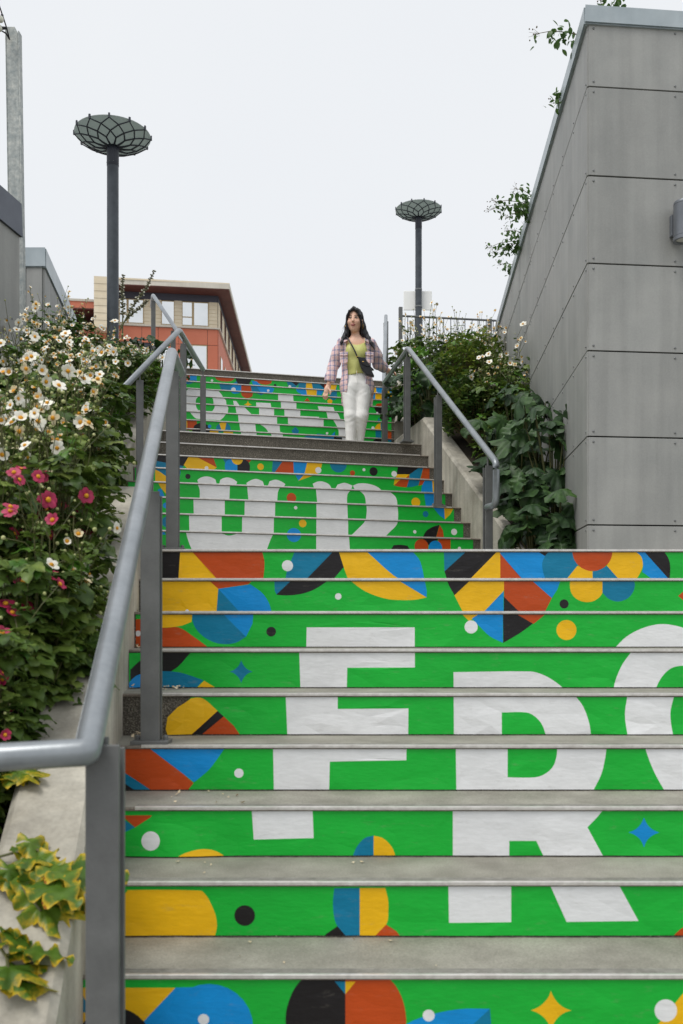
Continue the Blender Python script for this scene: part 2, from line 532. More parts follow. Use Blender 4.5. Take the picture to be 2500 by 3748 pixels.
# printed shapes on the risers in millimetres: ink letter, then corner points (along, up) or o centre and radius
ART = {
0:'Y-743,138 -469,138 -600,-3 -743,-3;T-743,132 -717,79 -717,67 -743,67;B-471,139 -334,141 -346,-14 -613,-14 -558,47;Bo-377,23,126;Ko-647,-28,110;Wo-392,48,16;K11,216 -16,214 -42,208 -66,198 -89,184 -109,167 -126,147 -140,124 -150,99 -157,73 -159,47 -157,20 -150,-6 -140,-30 -126,-53 -109,-73 -89,-90 -66,-104 -42,-114 -16,-121 11,-123;O11,-123 38,-121 64,-114 89,-104 112,-90 133,-73 151,-53 165,-30 175,-6 181,20 184,47 181,73 175,99 165,124 151,147 133,167 112,184 89,198 64,208 38,214 11,216;T-19,156 11,156 11,119;Y11,156 40,156 11,119;B149,-3 186,36 261,63 335,77 422,78 428,-3;T422,78 363,24 347,-3 428,-3;Wo248,59,17;Y653,74 636,68 622,59 611,48 602,35 595,19 589,35 580,48 569,59 554,68 538,74 554,80 569,89 580,100 589,113 595,129 602,113 611,100 622,89 636,80;Y992,153 973,125 899,33 868,-8 1179,-8 1179,153;Wo922,73,32',
1:'Y-814,148 -450,148 -429,130 -412,99 -400,68 -396,36 -401,9 -410,-18 -814,-18;G-703,154 -680,148 -695,132 -703,127;T-703,-3 -694,-3 -684,-16 -703,-19;Ko-308,68,33;B-412,-16 -394,-4 -366,-3 -335,-3 -311,-4 -290,-16;T-23,155 -27,111 -24,68 -13,35 30,-19 58,-19 58,156;Y58,156 139,156 148,120 149,89 143,42 87,-15 58,-19;K-71,-15 -48,11 -13,35 30,-15;O89,-15 142,40 174,19 199,-12;W340,160 540,160 540,47 342,45;W663,160 882,163 945,51 716,48;O1052,-3 1069,17 1088,31 1138,43 1180,-3',
2:'T-789,150 -769,133 -727,104 -766,86 -789,81;O-774,146 -667,146 -674,138 -727,104;K-789,85 -766,84 -774,73 -789,69;Wo-670,58,33;Y-597,-19 -567,8 -528,23 -482,29 -436,19 -386,-16;W-316,161 -102,165 -98,66 -309,61;T37,-3 54,35 81,66 113,75 113,-3;Y113,75 146,66 177,35 192,-3 113,-3;W392,159 922,159 899,138 866,104 924,-3 714,-3 686,56 591,56 590,-3 392,-3;B1119,86 1103,80 1090,72 1079,62 1071,49 1065,33 1059,49 1051,62 1040,72 1027,80 1011,86 1027,92 1040,100 1051,111 1059,124 1065,139 1071,124 1079,111 1090,100 1103,92',
3:'O-847,165 -739,165 -571,30 -600,-7 -718,-7 -847,73;O-941,165 -847,165 -847,73 -941,123;T-950,120 -843,74 -836,69 -714,-10 -781,-10 -843,32 -950,86;K-950,86 -843,32 -777,-10 -950,-10;B-745,159 -450,159 -474,131 -512,81 -569,33;Wo-396,68,18;W-264,159 251,159 250,118 -45,112 -48,-7 -261,-7;W441,159 1023,159 1017,121 1002,62 968,-6 443,-6;G641,159 833,159 829,129 817,94 787,66 749,52 641,52;W1172,159 1187,121 1212,62 1250,-6 1785,-6 1823,62 1852,121 1865,159',
4:'Y-758,66 -712,103 -671,130 -639,149 -630,156 -584,156 -520,103 -646,-18 -758,-18;K-520,103 -494,80 -612,-18 -653,-18;O-494,80 -451,39 -412,-18 -612,-18;W-234,159 -16,159 -16,111 281,113 280,-10 -227,-10;W471,159 982,159 1016,119 1039,54 1049,-10 472,-10;G673,96 778,96 815,77 842,45 861,-10 673,-10;W1200,159 1190,91 1200,-5 1392,-5 1381,91 1396,159;W1841,159 1855,91 1842,-5 2037,-5 2047,91 2035,159',
5:'K-953,85 -906,129 -819,159 -680,159 -770,78 -953,36;B-958,26 -933,54 -899,69 -899,-20 -958,-20;T-903,67 -819,77 -760,75 -710,65 -626,36 -676,-16 -903,-20;Y-676,-16 -623,34 -540,-16;T-403,75 -418,70 -431,62 -441,51 -449,39 -455,24 -461,39 -469,51 -480,62 -492,70 -508,75 -492,81 -480,89 -469,99 -461,112 -455,127 -449,112 -441,99 -431,89 -418,81;W-192,162 333,162 333,94 26,93 24,-14 -186,-14;W508,73 856,76 910,63 965,33 1019,-10 509,-10;W1316,159 1277,112 1249,53 1232,-7 1422,-7 1455,53 1499,92 1552,102 1608,92 1653,53 1682,-7 1875,-7 1858,53 1831,112 1791,159',
6:'O-1008,138 -923,138 -875,99 -795,99 -721,53 -636,-8 -1008,-8;Wo-992,69,14;Y-971,159 -727,159 -732,126 -785,106 -878,97 -923,101 -971,138;T-729,159 -577,159 -466,53 -519,23 -593,19 -657,43 -705,85 -726,128;B-580,159 -430,159 -434,117 -466,53;Ko-343,78,24;W-170,99 357,99 357,-11 -172,-11;Y585,159 681,159 622,130;B681,159 787,159 787,24 723,56 668,109 636,143;K787,159 851,159 936,119 872,72 789,23;O849,159 997,159 968,141 936,116;Wo632,101,32;Yo1097,86,49;W1329,-5 1393,56 1468,95 1531,112 1569,115 1616,110 1670,95 1744,56 1808,-5',
7:'Y-1033,159 -689,159 -643,123 -649,-3 -917,-3 -1033,38;Wo-805,7,9;O-691,159 -464,159 -487,146 -643,123;B-643,123 -475,146 -413,100 -379,49 -364,-3 -544,-3;T-643,123 -527,-3 -538,-3 -652,-3;T-350,159 -262,159 -339,93 -348,112;K-262,159 -68,159 -146,117 -214,95 -293,88 -341,92;Wo-17,83,17;Y45,159 298,159 444,78 387,66 307,64 227,72 125,109;B298,159 434,159 445,109 444,78;K549,159 671,159 589,89 565,131;Y671,159 847,159 845,111 739,-3 635,-3 589,89;B845,111 845,-3 737,-3;K847,82 935,-3 846,-3;O847,159 993,159 1097,74 1058,-3 933,-3 848,81;B993,159 1142,159 1126,120 1097,74;Ko1161,44,24;Y1194,159 1361,159 1361,103 1336,71 1302,55 1262,55 1223,72 1198,103 1191,143;T1361,159 1524,159 1530,143 1522,109 1499,78 1467,61 1433,57 1393,71 1361,103;O1757,86 1797,120 1865,159 1933,159 1933,18 1842,18',
8:'K-1075,159 -895,159 -906,-3 -1075,-3;Y-896,159 -831,159 -676,-3 -907,-3;O-831,159 -441,159 -428,104 -436,-3 -676,-3;T-260,159 -46,159 -210,-3 -315,-3 -300,68 -280,116;K-46,159 -17,159 8,116 24,92 -7,56 -58,-3 -210,-3;Wo-300,87,31;Y-15,159 139,159 345,-3 42,-3 15,71;B139,159 394,159 436,113 463,-3 345,-3;T569,159 693,159 572,55;K693,159 865,159 699,-3 590,-3 572,55;Y865,159 882,159 882,-3 699,-3;O882,155 1017,-3 882,-3;B882,159 1096,159 1132,142 1114,89 1136,-3 1017,-3 882,155;K1090,159 1169,159 1132,140;T1163,159 1284,159 1314,89 1238,-3 1136,-3 1114,89 1132,142;Y1310,86 1395,55 1395,-3 1238,-3;T1395,55 1478,86 1553,-3 1395,-3;Y1502,159 1633,159 1665,137 1674,89 1659,46 1629,-3 1553,-3 1475,86;O1505,169 1503,147 1497,126 1487,107 1473,90 1456,76 1437,66 1416,59 1394,57 1372,59 1351,66 1332,76 1315,90 1301,107 1291,126 1285,147 1283,169;B1633,159 1681,159 1832,-3 1756,-3 1671,52 1675,89 1665,137;K1681,159 1792,159 1817,125 1826,77 1823,-3 1832,-3',
9:'W-1337,159 -609,159 -602,159 -624,120 -669,-3 -1279,-3 -1315,89 -1337,159;G-1054,159 -900,159 -900,159 -937,154 -981,145 -1021,155 -1051,159;W-224,159 69,159 82,-3 -224,-3;Bo-421,167,63;K417,-3 479,97 544,102 609,95 675,-3;K750,159 903,159 865,132 807,104 770,138;O898,159 1017,159 1017,-3 906,-3;Oo740,93,65;Bo873,81,65;Wo1103,81,16;B-1537,159 -1512,159 -1502,140 -1537,139',
10:'W-1359,159 -1078,159 -1078,-3 -1356,-3;W-898,159 -616,159 -619,-3 -901,-3;Bo-436,12,66;Yo-356,121,34;W-231,159 64,159 64,-3 -231,-3;W228,159 540,159 520,125 470,76 369,-3 64,-3 146,76 203,132;K769,-3 809,79 873,122 945,145 902,-3;O947,145 978,95 994,-3 902,-3;Wo1091,83,30;Wo702,74,16;To-1546,99,45',
11:'W-1368,159 -1088,159 -1088,-3 -1365,-3;W-907,159 -626,159 -629,-3 -910,-3;W-239,159 58,159 64,-3 -236,-3;W245,159 551,159 559,114 556,-3 234,-3 248,104;Wo-435,119,16;To836,100,29;B912,159 1026,159 1034,56 979,93 937,139;Y1026,159 1126,159 1088,104 1034,54;Bo-1612,100,25',
12:'W-1375,159 -1077,159 -1084,-3 -1360,-3 -1357,106;W-915,159 -602,159 -622,117 -629,-3 -900,-3;W-252,159 91,159 60,117 60,-3 -235,-3;W182,159 494,159 557,110 573,-3 250,-3 235,115;Oo-491,72,46;Yo762,73,46;B850,159 976,159 978,-3 876,-3 857,109;Y982,159 1038,159 1038,-3 991,-3;Y-1737,159 -1659,159 -1659,60 -1706,114;B-1737,105 -1706,114 -1659,-3 -1659,-3 -1737,-3',
13:'W-1425,71 -1402,91 -1369,105 -1331,110 -1285,101 -1252,84 -1227,-3 -1206,82 -1177,100 -1135,109 -1084,97 -1043,70 -1063,-3 -1398,-3;W-952,63 -904,94 -853,106 -793,86 -762,-3 -724,89 -664,107 -603,89 -568,67 -608,-3 -939,-3;W-293,81 -243,105 -181,106 -118,74 -86,-3 -38,83 34,104 116,80 89,-3 -261,-3;W121,80 179,103 280,104 390,70 454,-3 156,-3;Ko-1514,102,25;T-1827,159 -1587,159 -1583,135 -1599,84 -1681,-3 -1770,85 -1827,149;Y-1819,157 -1770,131 -1714,92 -1714,-3 -1819,-3;B-472,159 -381,159 -437,106;Y-381,159 -282,159 -314,152 -437,104;Y561,159 639,159 550,101;O635,159 718,159 688,84 613,87 554,98;T714,159 834,159 815,112 753,93 690,85;O833,159 887,159 859,118 817,104;B886,159 965,159 976,-3 846,-3 852,97;Y965,159 1072,159 1072,-3 976,-3',
14:'K-1958,159 -1556,159 -1573,104 -1607,71 -1958,120;T-1958,123 -1607,71 -1640,-3 -1958,-3;Y-1556,159 -1471,159 -1279,72 -1385,-3 -1505,-3 -1603,82;O-1474,159 -1313,159 -1279,72;Wo-1380,61,19;T-1221,159 -1129,159 -1117,133 -1195,117;O-1025,159 -926,159 -960,132 -1018,133;B-1075,159 -1075,-3 -1135,-3 -1185,-3 -1199,95 -1182,139 -1135,159;K-1074,159 -1012,159 -965,145 -947,101 -960,-3 -1012,-3 -1074,-3;Yo-1075,165,57;Yo-840,99,33;T-715,159 -610,159 -728,-3;O-731,-3 -613,159 -500,159 -502,-3;B-505,159 -357,159 -400,-3 -496,-3;Y-360,159 -201,159 -223,94 -297,-3 -400,-3;Wo-243,90,32;To-31,165,89;Oo119,77,27;Wo243,117,16;Ko347,103,45;K613,159 859,159 741,90 600,85;Y600,84 741,90 651,-3 579,-3;O741,90 732,-3 651,-3;T855,159 896,159 843,-3 730,-3 746,92;O896,159 1012,159 969,-3 850,-3;Y1007,159 1070,153 1070,-3 961,-3;Wo572,87,31',
17:'W-752,159 -747,159 -747,-3 -820,-3 -835,-3 -898,159 -1075,159 -1067,-3 -1258,-3 -1267,159;W-751,159 -747,153 -783,159;W134,159 134,-3 -36,133 -36,159;Y-1917,159 -1917,154 -2025,152 -2025,159;O-1815,159 -1828,154 -1917,154 -1917,159;K-1637,143 -1638,-3 -1862,-3 -1856,170 -1852,159 -1643,159;T-1586,170 -1583,159 -1482,159 -1476,168 -1523,146;Y-1473,159 -1476,168 -1482,159;T-1427,159 -1476,168 -1473,159;Y-1649,161 -1544,159 -1534,-3 -1635,-3;Y-1480,167 -1399,159 -1364,159 -1369,-3 -1480,-3;T-479,140 -428,159 -426,159 -131,159 9,164 9,-3 -479,-3;B-216,159 -209,159 -92,159 -99,146;K-72,159 -68,154 9,157 9,-3 -51,-3 -99,137 -91,159;O672,159 672,159 604,159;K418,141 461,162 495,167 526,162 526,-3 418,-3;B599,171 673,166 673,133 625,135',
18:'W-934,159 -858,125 -773,-3 -922,-3 -981,108 -1074,159 -1121,169 -1104,-3 -1302,-3 -1320,145 -1325,159;W-828,159 -809,172 -804,79 -773,74 -772,-3 -805,-3 -947,165 -965,159;W179,159 138,131 138,-3 -37,-3 -37,134 -56,159;Y-2081,159 -1970,159 -1970,-3 -2081,-3;O-1970,159 -1864,159 -1854,159 -1850,96 -1865,-3 -1970,-3;K-1903,-3 -1887,95 -1856,123 -1819,139 -1778,141 -1740,129 -1709,105 -1689,70 -1688,-3;B-1673,105 -1674,97 -1678,91 -1684,86 -1691,83 -1699,82 -1706,84 -1711,89 -1715,95 -1716,103 -1715,110 -1711,117 -1706,122 -1699,125 -1691,125 -1684,123 -1678,119 -1674,112;T-1627,-3 -1608,113 -1573,145 -1523,-3;Y-1573,145 -1528,165 -1484,163 -1514,-3 -1523,-3;T-1484,163 -1445,128 -1429,74 -1466,-3 -1514,-3;T-655,104 -606,154 -556,105 -606,-3;T-438,-3 -314,82 -176,70 -134,-3;B-215,-3 -83,120 -95,-3;K-83,120 -74,-3 -94,-3;W-173,93 -174,88 -177,83 -182,79 -187,77 -192,77 -198,78 -202,81 -205,86 -206,91 -205,97 -202,102 -198,105 -192,107 -187,108 -182,106 -177,103 -174,98;T564,159 564,172 532,159 532,159;W442,159 442,159 436,159 429,169 421,169 414,171 408,159 407,159;T460,161 537,159 537,-3 484,-3 463,-3;O602,159 696,150 691,-3 621,-3 602,-3',
19:'W-1525,159 -1528,170 -1569,111 -1608,78 -1908,84 -1958,124 -1991,164 -2046,159 -2049,159;W-1118,159 -1110,159 -959,-3 -1361,-3 -1375,159 -1381,159;W-904,159 -904,159 -865,169 -863,73 -850,-3 -990,-3 -1099,151 -1099,159;W-299,159 -299,159 -242,168 -242,-3 -260,-3 -719,79 -722,170 -753,159;W17,159 58,133 87,159 275,159 250,143 184,-3 -57,-3 -62,81 -114,170 -161,159;T468,171 473,159 561,159 564,159;Y457,75 495,133 543,157 546,-3 513,-3;T543,157 579,157 579,-3 546,-3;W459,84 458,76 454,-3 418,-3 415,74 414,81 415,89 419,96 425,101 432,104 440,104 448,102 454,97 458,91',
20:'W-1556,159 -1540,132 -1564,-3 -2102,-3 -2139,112 -2158,159;G-1725,159 -1717,159 -1725,124 -1751,83 -1862,82 -1935,87 -1958,122 -1965,159;W-1332,159 -1147,-3 -1417,-3 -1446,166 -1451,159;W-930,159 -928,159 -928,-3 -1128,-3 -1130,161 -1162,164 -1164,159;W-621,159 -571,170 -571,87 -311,88 -307,-3 -773,-3 -786,-3 -788,169 -828,159 -829,159;W-72,159 -44,140 18,-3 89,-3 159,159 359,159 282,-3 -165,-3 -173,-3 -209,159 -282,169 -289,159;Y-1272,159 -1279,164 -1287,159;K611,159 611,159 555,171 535,159;T486,-3 532,129 575,-3',
21:'W-2205,159 -2192,159 -1650,159 -1610,135 -1596,-3 -1595,-3 -2213,-3 -2214,-3;G-1940,159 -1909,159 -1798,159 -1784,137 -1778,96 -1769,-3 -2015,-3 -2017,88 -2008,135 -1976,159;W-1514,137 -1471,135 -1366,-3 -1488,-3;W-1199,132 -1000,134 -990,80 -954,-3 -1193,-3;W-640,159 -640,-3 -636,-3 -850,-3 -857,166 -893,159 -893,159;W-339,129 -115,130 -74,-3 163,-3 187,110 390,105 368,-3 -296,-3;Y-1312,152 -1300,117 -1259,98 -1300,86 -1305,-3 -1320,-3 -1326,84 -1364,92 -1326,115;K472,169 627,169 627,-3 548,-3 529,82 497,112;W536,85 535,80 532,-3 532,-3 510,-3 508,-3 507,83 508,88 510,92 514,96 519,98 524,98 528,96 532,94 535,90',
22:'B-1441,159 -1442,171 -1490,139 -1549,150 -1554,159;B-1467,159 -1468,159 -1479,158 -1495,143 -1516,134 -1538,133 -1558,139 -1575,152 -1586,170 -1588,159;T-1108,159 -1099,168 -1160,135 -1246,159 -1271,159;O-1277,159 -1271,158 -1283,113 -1332,86 -1388,87 -1430,119 -1442,171 -1441,159;W-1518,159 -1522,170 -1531,163 -1541,159 -1552,158 -1562,161 -1571,167 -1576,159 -1576,159;Y-379,159 -398,161 -461,157 -494,159;T-63,159 -65,167 -75,150 -90,137 -108,129 -128,128 -146,134 -161,145 -171,161 -174,159;W-2247,-3 -2236,96 -2206,121 -2153,166 -1771,170 -1729,132 -1698,86 -1691,-3;G-2022,82 -1988,-3 -2025,-3;W-918,164 -701,165 -698,89 -655,-3 -655,-3 -915,-3;O-542,88 -499,140 -456,88;Y-133,110 -135,98 -142,87 -151,-3 -153,-3 -189,-3 -196,84 -203,94 -205,106 -203,118 -196,128 -187,137 -175,142 -163,142 -151,139 -142,132 -135,122;B775,159 775,158 471,166 471,159;Y605,159 605,162 501,166 501,159;Y764,159 764,165 726,166 725,159;O477,-3 524,113 623,130 642,82',
23:'T-2129,159 -2215,126 -2288,146 -2238,159;K-1999,159 -2001,170 -2057,159 -2056,159;T-1787,163 -1724,159 -1490,159 -1477,161 -1601,86 -1690,-3 -1715,-3 -1770,110;B-1606,152 -1464,159 -1476,-3 -1592,-3;B-1499,102 -1503,-3 -1626,-3 -1629,94 -1625,116 -1613,136 -1596,152 -1575,161 -1553,162 -1532,156 -1514,143 -1503,124;T-1245,159 -1226,159 -1135,-3 -1302,-3 -1352,119 -1341,159;B-1089,159 -998,148 -1011,102 -1132,-3 -1139,-3 -1251,157 -1271,159;O-1472,159 -1397,159 -1338,159 -1308,-3 -1476,-3;K-1378,159 -1382,159 -1419,158 -1459,156 -1497,167 -1511,159;W-1552,94 -1553,-3 -1555,-3 -1614,-3 -1616,90 -1614,101 -1609,111 -1600,119 -1589,123 -1578,124 -1568,121 -1559,114 -1553,105;W-1067,111 -1068,105 -1071,100 -1076,96 -1082,93 -1088,93 -1094,94 -1098,98 -1101,103 -1102,109 -1101,115 -1098,121 -1094,125 -1088,127 -1082,128 -1076,126 -1071,122 -1068,117;K-969,159 -973,159 -980,172 -987,172 -993,159 -999,159 -999,159;T-542,159 -542,159 -692,167 -684,159;B-679,168 -517,170 -517,-3 -548,-3 -602,87 -661,119;Y-413,159 -366,162 -371,96 -388,-3 -506,-3 -517,87 -527,152 -542,159 -542,159;T-264,159 -278,147 -356,152 -416,159;B-366,162 -265,153 -304,90 -371,96;W-752,159 -753,159 -759,171 -765,168 -772,167 -779,169 -785,159 -787,159;O-195,159 -199,165 -235,159;T-68,159 -68,104 -186,114 -225,150 -210,159;Y-111,159 -121,157 -186,153 -178,159;T-63,89 -64,-3 -178,-3 -178,-3 -175,101 -165,119 -150,132 -131,140 -111,141 -92,136 -76,124 -66,108;B794,159 794,-3 482,-3 482,159;Y536,159 537,168 482,168 482,159;Y747,159 749,163 692,164 693,159;Y517,164 620,165 620,-3 514,-3;Y734,162 785,164 783,-3 742,-3;W552,159 551,159 549,159 546,170 542,168 538,168 534,169 531,172 529,159 528,159;T-313,159 -352,154 -410,164 -410,159;Y-186,159 -181,159 -133,159 -137,167 -176,98',
24:'O-2416,163 -2247,167 -2260,98 -2397,-3 -2416,-3;B-2153,159 -2153,-3 -2155,-3 -2255,99 -2248,159;T-2267,98 -2155,97 -2180,-3 -2291,-3;K-2072,159 -2048,157 -2038,120 -2046,-3 -2105,-3 -2090,159;O-1597,159 -1652,120 -1791,106 -1867,126 -1891,159;O-1051,159 -1069,118 -1152,95 -1281,123 -1340,159;T-1765,-3 -1563,130 -1526,-3;T-1371,92 -1274,-3 -1372,-3;B-1358,143 -1281,138 -1114,-3 -1301,-3;K-1357,159 -1363,144 -1383,107 -1410,-3 -1546,-3 -1563,96 -1584,130 -1591,169 -1589,159;W-1915,110 -1916,104 -1919,99 -1924,94 -1929,92 -1935,92 -1941,93 -1946,97 -1949,102 -1950,108 -1949,114 -1946,120 -1941,124 -1935,126 -1929,127 -1924,125 -1919,121 -1916,116;K-986,98 -987,91 -990,-3 -992,-3 -1023,-3 -1026,88 -1027,95 -1026,102 -1022,109 -1017,114 -1010,117 -1003,117 -996,115 -990,111 -987,105;T-834,159 -752,159 -630,159 -687,99 -774,-3;K-766,159 -635,159 -692,109;T-637,172 -537,170 -555,-3 -700,-3;Y-537,159 -455,170 -439,88 -423,-3 -555,-3;T-455,170 -332,165 -263,99 -270,-3 -426,-3 -439,88;K-343,159 -252,170 -263,94;W-766,94 -767,-3 -769,-3 -806,-3 -807,-3 -808,91 -807,98 -803,105 -798,110 -791,113 -783,113 -777,111 -771,107 -767,101;O-173,159 -200,-3 -240,-3 -263,91 -258,159;T-172,162 -70,156 -70,-3 -215,-3;Y-150,159 -70,159 -113,-3 -182,-3;T498,159 498,160 -90,172 -90,159;B813,159 813,-3 493,-3 493,159;Y493,169 542,170 549,-3 493,-3;Y715,168 756,166 765,-3 709,-3;W565,-3 565,-3 541,-3 541,-3 541,88 543,91 547,94 551,96 555,96 559,95 562,93 564,89;T-420,159 -350,159 -300,96 -321,-3 -420,-3;Y-185,-3 -160,159 -100,171 -136,-3',
}
# ------------------------------------------------------------------ the setting
g = MB().add([(-400, -300, 0), (400, -300, 0), (400, 9, 0), (-400, 9, 0)], [(0, 1, 2, 3)])
ground = g.obj('ground', 'pavers')
ground['kind'] = 'structure'
m25 = nosing(25)[0]
g = MB().add([(-400, m25 - 0.256 * 2.9 + 0.5, 5.236), (-2.9, m25 - 0.256 * 2.9 + 0.5, 5.236), (1.0, m25 + 0.256 + 0.5, 5.236), (400, m25 + 0.256 + 0.5, 5.236), (400, 600, 5.236), (-400, 600, 5.236)], [(0, 1, 2, 3, 4, 5)])
plaza = g.obj('plaza', 'pavers')
plaza['kind'] = 'structure'

g = MB()
ys = [1.0 + 0.35 * i for i in range(38)]
xs = [-0.85, -1.0, -1.2, -1.5, -1.9, -2.4, -3.0, -5.0, -60.0]
vs, fs = [], []
for y in ys:
    sh = (lower_left(y) + 0.85 + 0.02 - 0.16) if y < 5.2 else (-0.28 if y < 5.6 else -0.28 - min(1.0, (y - 5.6) / 1.7) * 1.02 - max(0, y - 11) * 0.3)
    for x in xs:
        xx = x + sh if x > -2.9 else min(x, -3.6)
        vs.append((xx, y, bed_z(xx, y) + random.uniform(-.02, .02)))
nx = len(xs)
for i in range(len(ys) - 1):
    for j in range(nx - 1):
        fs.append((i * nx + j, i * nx + j + 1, (i + 1) * nx + j + 1, (i + 1) * nx + j))
bed = g.add(vs, fs).obj('planting_bed', 'soil')
bed['kind'] = 'structure'
g = MB()
vs, fs = [], []
ys = [6.6 + 0.4 * i for i in range(21)]
for y in ys:
    xi = mid_right(y) + 0.05 if y < 11.8 else upper_right(y) + 0.1
    xo = 1.71 + 0.0765 * (y - 6.46) + 0.1
    for t in (0, .33, .66, 1):
        vs.append((xi + (xo - xi) * t, y, right_bed(y) + random.uniform(-.02, .02)))
for i in range(len(ys) - 1):
    for j in range(3):
        fs.append((i * 4 + j, i * 4 + j + 1, (i + 1) * 4 + j + 1, (i + 1) * 4 + j))
bed2 = g.add(vs, fs).obj('planting_bed', 'soil')
bed2['kind'] = 'structure'

# ------------------------------------------------------------------ stairs
VM = RI - 0.0142                            # printed height of a riser
ART_COL = {'G': 0, 'W': 1, 'Y': 2, 'O': 3, 'B': 4, 'T': 5, 'K': 6}

def smooth_poly(pl):
    """round the shallow corners of a traced outline, keep the sharp ones"""
    n = len(pl)
    if n < 5:
        return pl
    P = [Vector(p) for p in pl]
    soft = []
    for q in range(n):
        a, b = P[q] - P[q - 1], P[(q + 1) % n] - P[q]
        soft.append(a.length > 1e-6 and b.length > 1e-6 and a.angle(b) < 0.72 and a.angle(b) > 0.02)
    out = []
    for q in range(n):
        r_ = (q + 1) % n
        p0, p1 = P[q], P[r_]
        out.append(tuple(p0))
        if soft[q] or soft[r_]:
            ln = (p1 - p0).length
            t0 = ((p1 - P[q - 1]).normalized() if soft[q] else (p1 - p0).normalized()) * ln
            t1 = ((P[(r_ + 1) % n] - p0).normalized() if soft[r_] else (p1 - p0).normalized()) * ln
            for k_ in (1, 2, 3):
                t = k_ / 4
                h = (2 * t ** 3 - 3 * t * t + 1) * p0 + (t ** 3 - 2 * t * t + t) * t0 + (3 * t * t - 2 * t ** 3) * p1 + (t ** 3 - t * t) * t1
                out.append(tuple(h))
    return out

def sticker(i, u0, u1, parent, origin, ux, nrm, tear=None, wob=0.0015, lift=None):
    """printed film on riser i: cut into exact flat regions, one ink each"""
    shapes = []
    for tok in ART.get(i, '').split(';'):
        if not tok:
            continue
        c = ART_COL[tok[0]]
        if tok[1] == 'o':
            a = [int(q) / 1000 for q in tok[2:].split(',')]
            n = 28 if a[2] > 0.03 else 18
            pl = [(a[0] + a[2] * math.cos(2 * math.pi * k / n), a[1] + a[2] * math.sin(2 * math.pi * k / n)) for k in range(n)]
        else:
            pl = [tuple(int(q) / 1000 for q in w.split(',')) for w in tok[1:].split(' ')]
            pl = [(a, 0.166 if b >= 0.1575 else b) for a, b in pl]
        area = sum(p[0] * q[1] - q[0] * p[1] for p, q in zip(pl, pl[1:] + pl[:1]))
        if abs(area) < 1e-5:
            continue
        if area < 0:
            pl = pl[::-1]
        if tok[1] != 'o':
            pl = smooth_poly(pl)
        shapes.append((c, pl))
    v0, v1 = 0.005, VM
    frame = tear if tear else [(u0, v0), (u1, v0), (u1, v1), (u0, v1)]
    verts, edges = [], []
    def addp(pl):
        b = len(verts)
        verts.extend(Vector(p) for p in pl)
        edges.extend((b + q, b + (q + 1) % len(pl)) for q in range(len(pl)))
    addp(frame)
    for c, pl in shapes:
        addp(pl)
    n = int((u1 - u0) / 0.07)
    for a in range(1, n):
        for b in range(0, 5):
            verts.append(Vector((u0 + (u1 - u0) * a / n + random.uniform(-.01, .01), v0 + (v1 - v0) * (b / 4 if b in (0, 4) else b / 4 + random.uniform(-.05, .05)))))
    V, E_, F, ov, oe, of = delaunay_2d_cdt(verts, edges, [], 0, 1e-5, True)
    mb = MB()
    ph = random.uniform(0, 50)
    P = []
    for p in V:
        u, v = p.x, p.y
        w = wob * (math.sin(u * 9 + ph) * math.cos(v * 30 + u * 3 + ph) + 0.6 * math.sin(u * 23 + ph * 2 + v * 18))
        w += 0.004 * max(0.0, 1 - v / 0.03) * (0.5 + 0.5 * math.sin(u * 4 + ph))      # bottom edge kicks out a little
        if lift:
            w += lift(u, v)
        P.append(origin + ux * u + nrm * (0.004 + abs(w)) + Vector((0, 0, v)))
    fs, ms = [], []
    polys = [(0, frame)] + shapes
    boxes = [(min(p[0] for p in pl), max(p[0] for p in pl), min(p[1] for p in pl), max(p[1] for p in pl)) for _, pl in polys]
    def inside(x, y, pl):
        r_ = False
        x1, y1 = pl[-1]
        for x2, y2 in pl:
            if (y1 > y) != (y2 > y) and x < (x2 - x1) * (y - y1) / (y2 - y1) + x1:
                r_ = not r_
            x1, y1 = x2, y2
        return r_
    for f_ in F:
        x = (V[f_[0]].x + V[f_[1]].x + V[f_[2]].x) / 3
        y = (V[f_[0]].y + V[f_[1]].y + V[f_[2]].y) / 3
        if not inside(x, y, frame):
            continue
        ink = 0
        for q in range(len(polys) - 1, 0, -1):
            b = boxes[q]
            if b[0] <= x <= b[1] and b[2] <= y <= b[3] and inside(x, y, polys[q][1]):
                ink = polys[q][0]
                break
        fs.append(tuple(f_))
        ms.append(ink)
    mb.add(P, fs, ms)
    st = mb.obj('riser_sticker', INK, parent)
    return st

